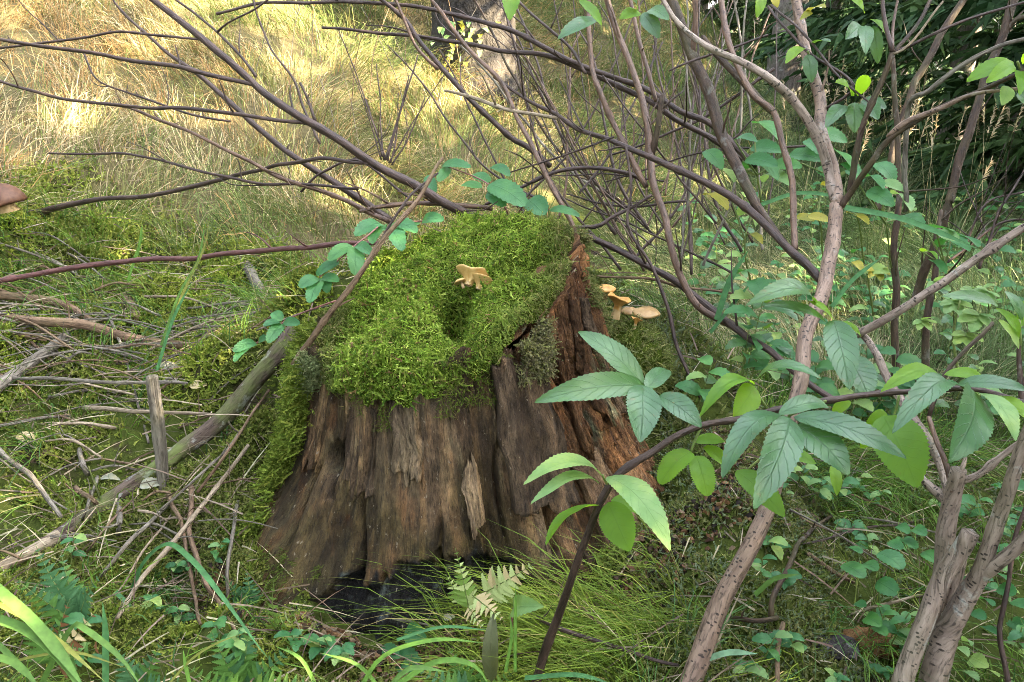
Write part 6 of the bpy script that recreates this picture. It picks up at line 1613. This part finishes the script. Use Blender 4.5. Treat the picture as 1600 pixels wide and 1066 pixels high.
for pts, w, c in (([(250, 545, 2.6), (280, 460, 2.6), (310, 405, 2.6), (322, 335, 2.6)], 4, LIME), ([(258, 530, 2.6), (290, 450, 2.6), (318, 390, 2.6), (327, 345, 2.6)], 4, YEL), ([(245, 580, 2.5), (270, 500, 2.5), (300, 440, 2.5)], 5, BLUEG), ([(200, 440, 2.9), (212, 400, 2.9), (225, 365, 2.9)], 4, MIDG), ([(215, 400, 3), (220, 370, 3), (222, 350, 3)], 4, MIDG)):
    wide_blade(t4, pts, w, c)
t5 = thing('grass_tuft', P(660, 1060, 1.5), 'arching green blades at the foot of the stump', 'grass')
for pts, w, c in (([(560, 1080, 1.5), (600, 1025, 1.5), (680, 1000, 1.5), (760, 1005, 1.5)], 7, MIDG), ([(600, 1085, 1.5), (680, 1035, 1.5), (740, 1040, 1.5), (770, 1080, 1.5)], 9, MIDG), ([(620, 1000, 1.6), (690, 980, 1.6), (765, 985, 1.58)], 5, BLUEG), ([(600, 1085, 1.45), (640, 1045, 1.45), (700, 1050, 1.45)], 8, LIME), ([(790, 1050, 1.6), (800, 990, 1.6), (795, 960, 1.6)], 5, MIDG), ([(805, 1050, 1.6), (805, 1000, 1.6), (806, 910, 1.6)], 5, MIDG), ([(820, 1060, 1.55), (900, 1055, 1.5), (960, 1070, 1.48)], 8, BLUEG)):
    wide_blade(t5, pts, w, c)
t6 = thing('grass_tuft', P(1130, 500, 2.3), 'blue green sedge blades leaning behind the fork of the elder', 'grass')
for pts, w, c in (([(1320, 325, 2.3), (1400, 340, 2.25), (1470, 365, 2.2), (1530, 390, 2.2)], 10, BLUEG), ([(1120, 500, 2.3), (1140, 440, 2.3), (1170, 390, 2.3)], 9, BLUEG), ([(1190, 320, 2.4), (1250, 302, 2.4), (1330, 310, 2.35)], 7, BLUEG), ([(1110, 520, 2.3), (1150, 470, 2.28), (1175, 440, 2.26)], 6, BLUEG), ([(1300, 480, 2.1), (1330, 440, 2.1), (1380, 400, 2.1)], 7, BLUEG), ([(1180, 930, 1.72), (1210, 905, 1.70), (1252, 897, 1.68)], 8, LIME), ([(1105, 1030, 1.62), (1140, 1020, 1.6), (1185, 1022, 1.58)], 10, (0.16, 0.28, 0.16))):
    wide_blade(t6, pts, w, c)

# grass flower heads over the meadow
heads = []
for i in range(46):
    x = random.uniform(1230, 1600); y = random.uniform(230, 420)
    g_ = G(x, y); h = random.uniform(.55, .95)
    az_ = random.uniform(0, 6.28); ln = random.uniform(.1, .35)
    tip = g_ + np.array([math.cos(az_) * ln * h, math.sin(az_) * ln * h, h])
    base = g_[None]; 
    dcur = (tip - g_) / h
    cst = np.array([[0.42, 0.36, 0.20]])
    heads.append(blades(base, nrm(dcur)[None], np.array([[0, 0, -0.03]]), np.array([h]), np.array([.0035]), cst, 4))
    nh = 44
    tt_ = rng.uniform(0.78, 1.0, nh)
    hb = g_ + nrm(dcur) * (h * tt_)[:, None] + np.array([0, 0, -0.03]) * (h * tt_ ** 2)[:, None]
    hd = nrm(nrm(dcur)[None] * 1.4 + rng.normal(0, .5, (nh, 3)) + np.array([math.cos(az_), math.sin(az_), -.2]) * .5)
    heads.append(blades(hb, hd, np.tile(np.array([[0, 0, -.2]]), (nh, 1)), rng.uniform(.025, .05, nh), np.full(nh, .005), pick([(.50, .42, .26), (.40, .32, .19)], nh), 2))
v, t, c = join(heads)
add('seed_grass', make_mesh('seed_grass', v, None, t, True, {'col': c}), MAT['grass'], None, 'pale feathery grass flower heads over the meadow', 'grass', kind='stuff')

# undergrowth: small leafy plants through the meadow and under the elders
def small_plant(label, g_, n, size, mats, group, name='seedling', h=(.06, .2)):
    t = thing(name, g_, label, 'plant', group)
    H_ = random.uniform(*h)
    top = g_ + np.array([random.uniform(-.04, .04), random.uniform(-.05, .02), H_])
    branch(t, [g_ - np.array([0, 0, .02]), (g_ + top) / 2, top], [.002, .0016, .001], 'stalk', 'stem', world=True, sides=5, wob=0)
    for i in range(n):
        f = (i + 1) / n
        b = g_ + (top - g_) * (0.35 + 0.65 * f)
        a = i * 2.4 + random.uniform(-.4, .4)
        d = np.array([math.cos(a), math.sin(a), random.uniform(-.25, .35)])
        L_ = size * random.uniform(.7, 1.2)
        LSEED[0] += 1
        add('leaf', leaf_mesh(b, b + d * L_, L_ * .62, .12, .2, random.uniform(-.3, .3), 5, 'oval', (0, -.3, 1), LSEED[0], .1, 3), MAT[random.choice(mats)], t)
for i in range(85):
    x = random.uniform(1080, 1600); y = random.uniform(330, 700)
    small_plant('small leafy seedling in the meadow behind the elder stems', G(x, y), 7, random.uniform(.05, .085), ['leaf_bramble', 'leaf_bramble', 'leaf_pale', 'leaf_elder'], 'leafy seedlings in the meadow', h=(.12, .35))
for i in range(34):
    x = random.uniform(1180, 1600); y = random.uniform(760, 1060)
    small_plant('small low leafy seedling on the ground among the elder stems', G(x, y), 6, random.uniform(.025, .045), ['leaf_bramble', 'leaf_bramble', 'leaf_pale'], 'low seedlings under the elders', h=(.03, .12))
for i in range(16):
    x = random.uniform(0, 560); y = random.uniform(880, 1060)
    if x > 340 and y < 975: y = random.uniform(985, 1060)
    small_plant('small low leafy seedling among the ferns', G(x, y), 6, random.uniform(.02, .04), ['leaf_bramble', 'leaf_bramble', 'leaf_pale'], 'low seedlings among the ferns', h=(.03, .1))
# ------------------------------------------------------------------ trees
def spruce_crown(name, H, z0, R0, seed, per=6, lev=0.26, dens=1.0, wmul=1.0, cols=((0.018, 0.045, 0.014), (0.028, 0.062, 0.018), (0.04, 0.075, 0.02))):
    r = np.random.default_rng(seed)
    Bs, Ds, Ls, Ws, Cs = [], [], [], [], []
    z = z0
    while z < H - 0.15:
        f = 1 - (z - z0) / (H - z0)
        for k_ in range(per):
            az = r.uniform(0, 2 * PI); L = (0.12 + R0 * f ** 0.8) * r.uniform(0.75, 1.15)
            drop = r.uniform(0.15, 0.5) * f + 0.02
            n = max(4, int(L / 0.055 * dens))
            t = (np.arange(n) + r.random(n)) / n
            dr = np.array([math.cos(az), math.sin(az), 0])
            sd = np.array([-dr[1], dr[0], 0])
            c = dr[None] * (L * t)[:, None] + np.stack([0 * t, 0 * t, z + 0.12 * L * t - drop * L * t ** 2], 1)
            cc = np.array(cols)[r.integers(0, len(cols))] * r.uniform(.8, 1.2)
            for s in (-1, 0, 1):
                d = dr[None] * (0.55 if s else 1.0) + sd[None] * s * 0.9 + r.normal(0, 0.28, (n, 3)) + np.array([0, 0, -0.28])
                Bs.append(c); Ds.append(nrm(d)); Ls.append(np.full(n, 0.10 + 0.20 * L * 0.5) * (1.15 - 0.6 * t) * r.uniform(.7, 1.2, n)); Ws.append(r.uniform(.022, .045, n) * wmul); Cs.append(np.tile(cc[None], (n, 1)) * r.uniform(.75, 1.3, (n, 1)))
        z += lev
    B = np.concatenate(Bs); D = np.concatenate(Ds)
    v, t, c = blades(B, D, np.tile(np.array([[0, 0, -0.25]]), (len(B), 1)), np.concatenate(Ls), np.concatenate(Ws), np.concatenate(Cs), 2)
    me = make_mesh(name, v, None, t, True, {'col': c})
    me.materials.append(MAT['needle'])
    return me
MAT['spruce_bark'] = mat_bark('spruce_bark', (0.10, 0.082, 0.072), (0.21, 0.18, 0.165), (0.03, 0.022, 0.02), 0, 0.25, 0.9, 0.2, 0.5)
k = NT('old_plate_bark')
v_ = k.attr('bark').outputs['Vector']
n1_ = k.noise(k.mapping(v_, (16, 5, 16)), 1.0, 6.0, 0.7); n2_ = k.noise(k.mapping(v_, (60, 18, 60)), 1.0, 4.0, 0.65)
c_ = k.mix(k.ramp(n1_, [(0.38, 0.0), (0.58, 1.0)]), (0.012, 0.010, 0.009), k.mix(n2_, (0.022, 0.019, 0.017), (0.075, 0.068, 0.062)))
MAT['plate_bark'] = k.done(k.principled(c_, 0.9, k.bump(n1_, 1.0, 0.05, k.bump(n2_, 0.8, 0.012)), 0.2).outputs[0])
CROWN = [spruce_crown('spruce_crown_a', 9.0, 0.25, 1.75, 1, 6, 0.28, 0.8), spruce_crown('spruce_crown_b', 7.0, 0.2, 1.5, 2, 6, 0.28, 0.8)]
CROWNH = [9.0, 7.0]
HIGH = spruce_crown('high_crown', 13.0, 4.6, 2.2, 3, 6, 0.36, 0.8)
COARSE = spruce_crown('coarse_crown', 9.0, 0.3, 2.0, 5, 5, 0.34, 0.42, 2.2)
def spruce(label, x, y, kind, scale, rot, group, high=False, rtr=0.10, mat='spruce_bark', H=None, crown=None):
    z = float(ground_z(x, y)) - 0.05
    t = thing('spruce_tree', (x, y, z), label, 'tree', group)
    H = (13.0 if high else CROWNH[kind]) * scale
    pts = [(x, y, z - 0.2), (x + .02, y, z + H * .1), (x, y + .03, z + H * .5), (x, y, z + H)]
    branch(t, pts, [rtr * 1.25, rtr, rtr * .6, .015], mat, 'trunk', world=True, sides=24 if rtr > .2 else 9, rough=0.10, wob=0, step=0.12 if rtr > .12 else 0.5)
    add('crown', crown if crown else HIGH if high else CROWN[kind], None, t, mw=Matrix.Translation((x, y, z)) @ Matrix.Rotation(rot, 4, 'Z') @ Matrix.Scale(scale, 4))
    return t
FG = 'dark spruces beyond the meadow'
def at_az(px, dist):
    a = math.atan((px - 800) / FPX / math.cos(PITCH))
    return dist * math.sin(a), dist * math.cos(a)
row = [(1640, 6.6, 0, 1.0, 'dark spruce with drooping boughs at the picture edge, foremost of the row'), (1530, 7.6, 1, 1.1, 'dark spruce behind the crooked sapling'), (1430, 8.8, 0, 1.0, 'dark spruce behind the forked elder twigs'),
       (1340, 10.6, 1, 1.2, 'dim spruce far behind the speckled elder'), (1240, 12.0, 0, 1.0, 'distant spruce beside the dark trunk'), (1590, 9.5, 0, 1.1, 'spruce filling the gap at the picture edge'), (1480, 11, 0, 1.2, 'spruce in the second row behind the meadow'), (1130, 14.0, 0, 1.0, 'farthest spruce seen through the twigs'), (1390, 13.0, 0, 1.2, 'spruce deep in the dark wood'), (1720, 8.0, 0, 1.1, 'spruce just beyond the picture edge')]
for i, (px, dist, kd, s, lab) in enumerate(row):
    x, y = at_az(px, dist)
    spruce(lab, x, y, kd, s, i * 1.3, FG)
for i, (px, dist) in enumerate(((1060, 17), (1180, 16), (1290, 18), (1400, 17), (1510, 16), (1620, 15), (1240, 21), (1460, 21), (1120, 22), (1350, 23), (1000, 20))):
    x, y = at_az(px, dist)
    spruce('spruce in the far dark wood behind the meadow', x, y, 0, 1.3, i * 0.9, 'far spruces behind the meadow', crown=COARSE)
# unseen spruces set to the side of the clearing: they shade the stump and leave a gap of sun on the slope
SHADE = [(4.2, -0.3, 0, 1.0), (4.3, 1.4, 0, 1.0), (8.4, 0.4, 0, 1.4), (8.2, 2.4, 0, 1.2), (5.2, -3.2, 0, 1.15), (5.0, -1.2, 0, 1.2), (4.9, 0.6, 0, 1.25), (5.1, 2.3, 0, 1.15), (6.6, 1.4, 0, 1.3), (6.8, -0.4, 0, 1.3), (5.3, 3.7, 1, 0.72), (5.6, 4.9, 1, 1.0), (6.4, 5.8, 1, 1.0), (7.4, 3.6, 1, 0.85)]
for i, (x, y, kd, s) in enumerate(SHADE):
    spruce('unseen tall spruce set to shade the clearing from the side', x, y, kd, s, i * 2.1, 'unseen shade spruces beside the clearing', crown=COARSE if kd == 0 else None)
RING = [(-2.5, -3.0), (0.3, -3.4), (3.0, -3.6), (-4.6, -1.6), (-6.0, 0.6), (-6.6, 2.6), (-1.2, -5.2), (1.8, -5.6), (-3.8, -4.4), (-7.8, 1.4), (-6.5, 12.2), (-4.2, 12.8), (-1.8, 13.0), (0.6, 13.4), (-8.6, 11.0), (-9.5, 8.5), (-3.0, 15.0), (-9.4, 5.6)]  # unseen spruces added to block low skylight, so light falls from above
for i, (x, y) in enumerate(RING):
    spruce('unseen tall spruce added round the clearing to block low skylight', x, y, 0, 1.2 + 0.1 * (i % 3), i * 1.7, 'unseen light-blocking spruces round the clearing', crown=COARSE)
# two trunks at the back of the slope
g_ = G(738, 118)
spruce('thick grey plated trunk at the back of the slope above the moss cap', g_[0], g_[1], 0, 1.0, 0.4, None, True, 0.24, 'plate_bark')
g_ = G(1200, 150)
spruce('dark trunk rising behind the bare shrub', g_[0] + .3, g_[1] + .6, 0, 0.9, 1.4, None, True, 0.16)
# pale green plant at the foot of the thick trunk
g_ = G(716, 105)
yp = thing('herb', g_, 'yellow green leafy plant at the foot of the thick grey trunk', 'plant')
dd = depth_of(g_) - 0.35
for i in range(26):
    x = random.gauss(722, 22); y = random.gauss(60, 26)
    leaf(yp, (x, y, dd), (x + random.uniform(-12, 12), y + random.uniform(4, 14), dd - .08), 9, 'leaf_yellow' if random.random() < .35 else 'leaf_pale', teeth=4, across=3, shape='oval', name='leaf')
branch(yp, [(716, 112, dd), (720, 70, dd), (724, 20, dd)], [3, 3, 2], 'stalk', 'stem')
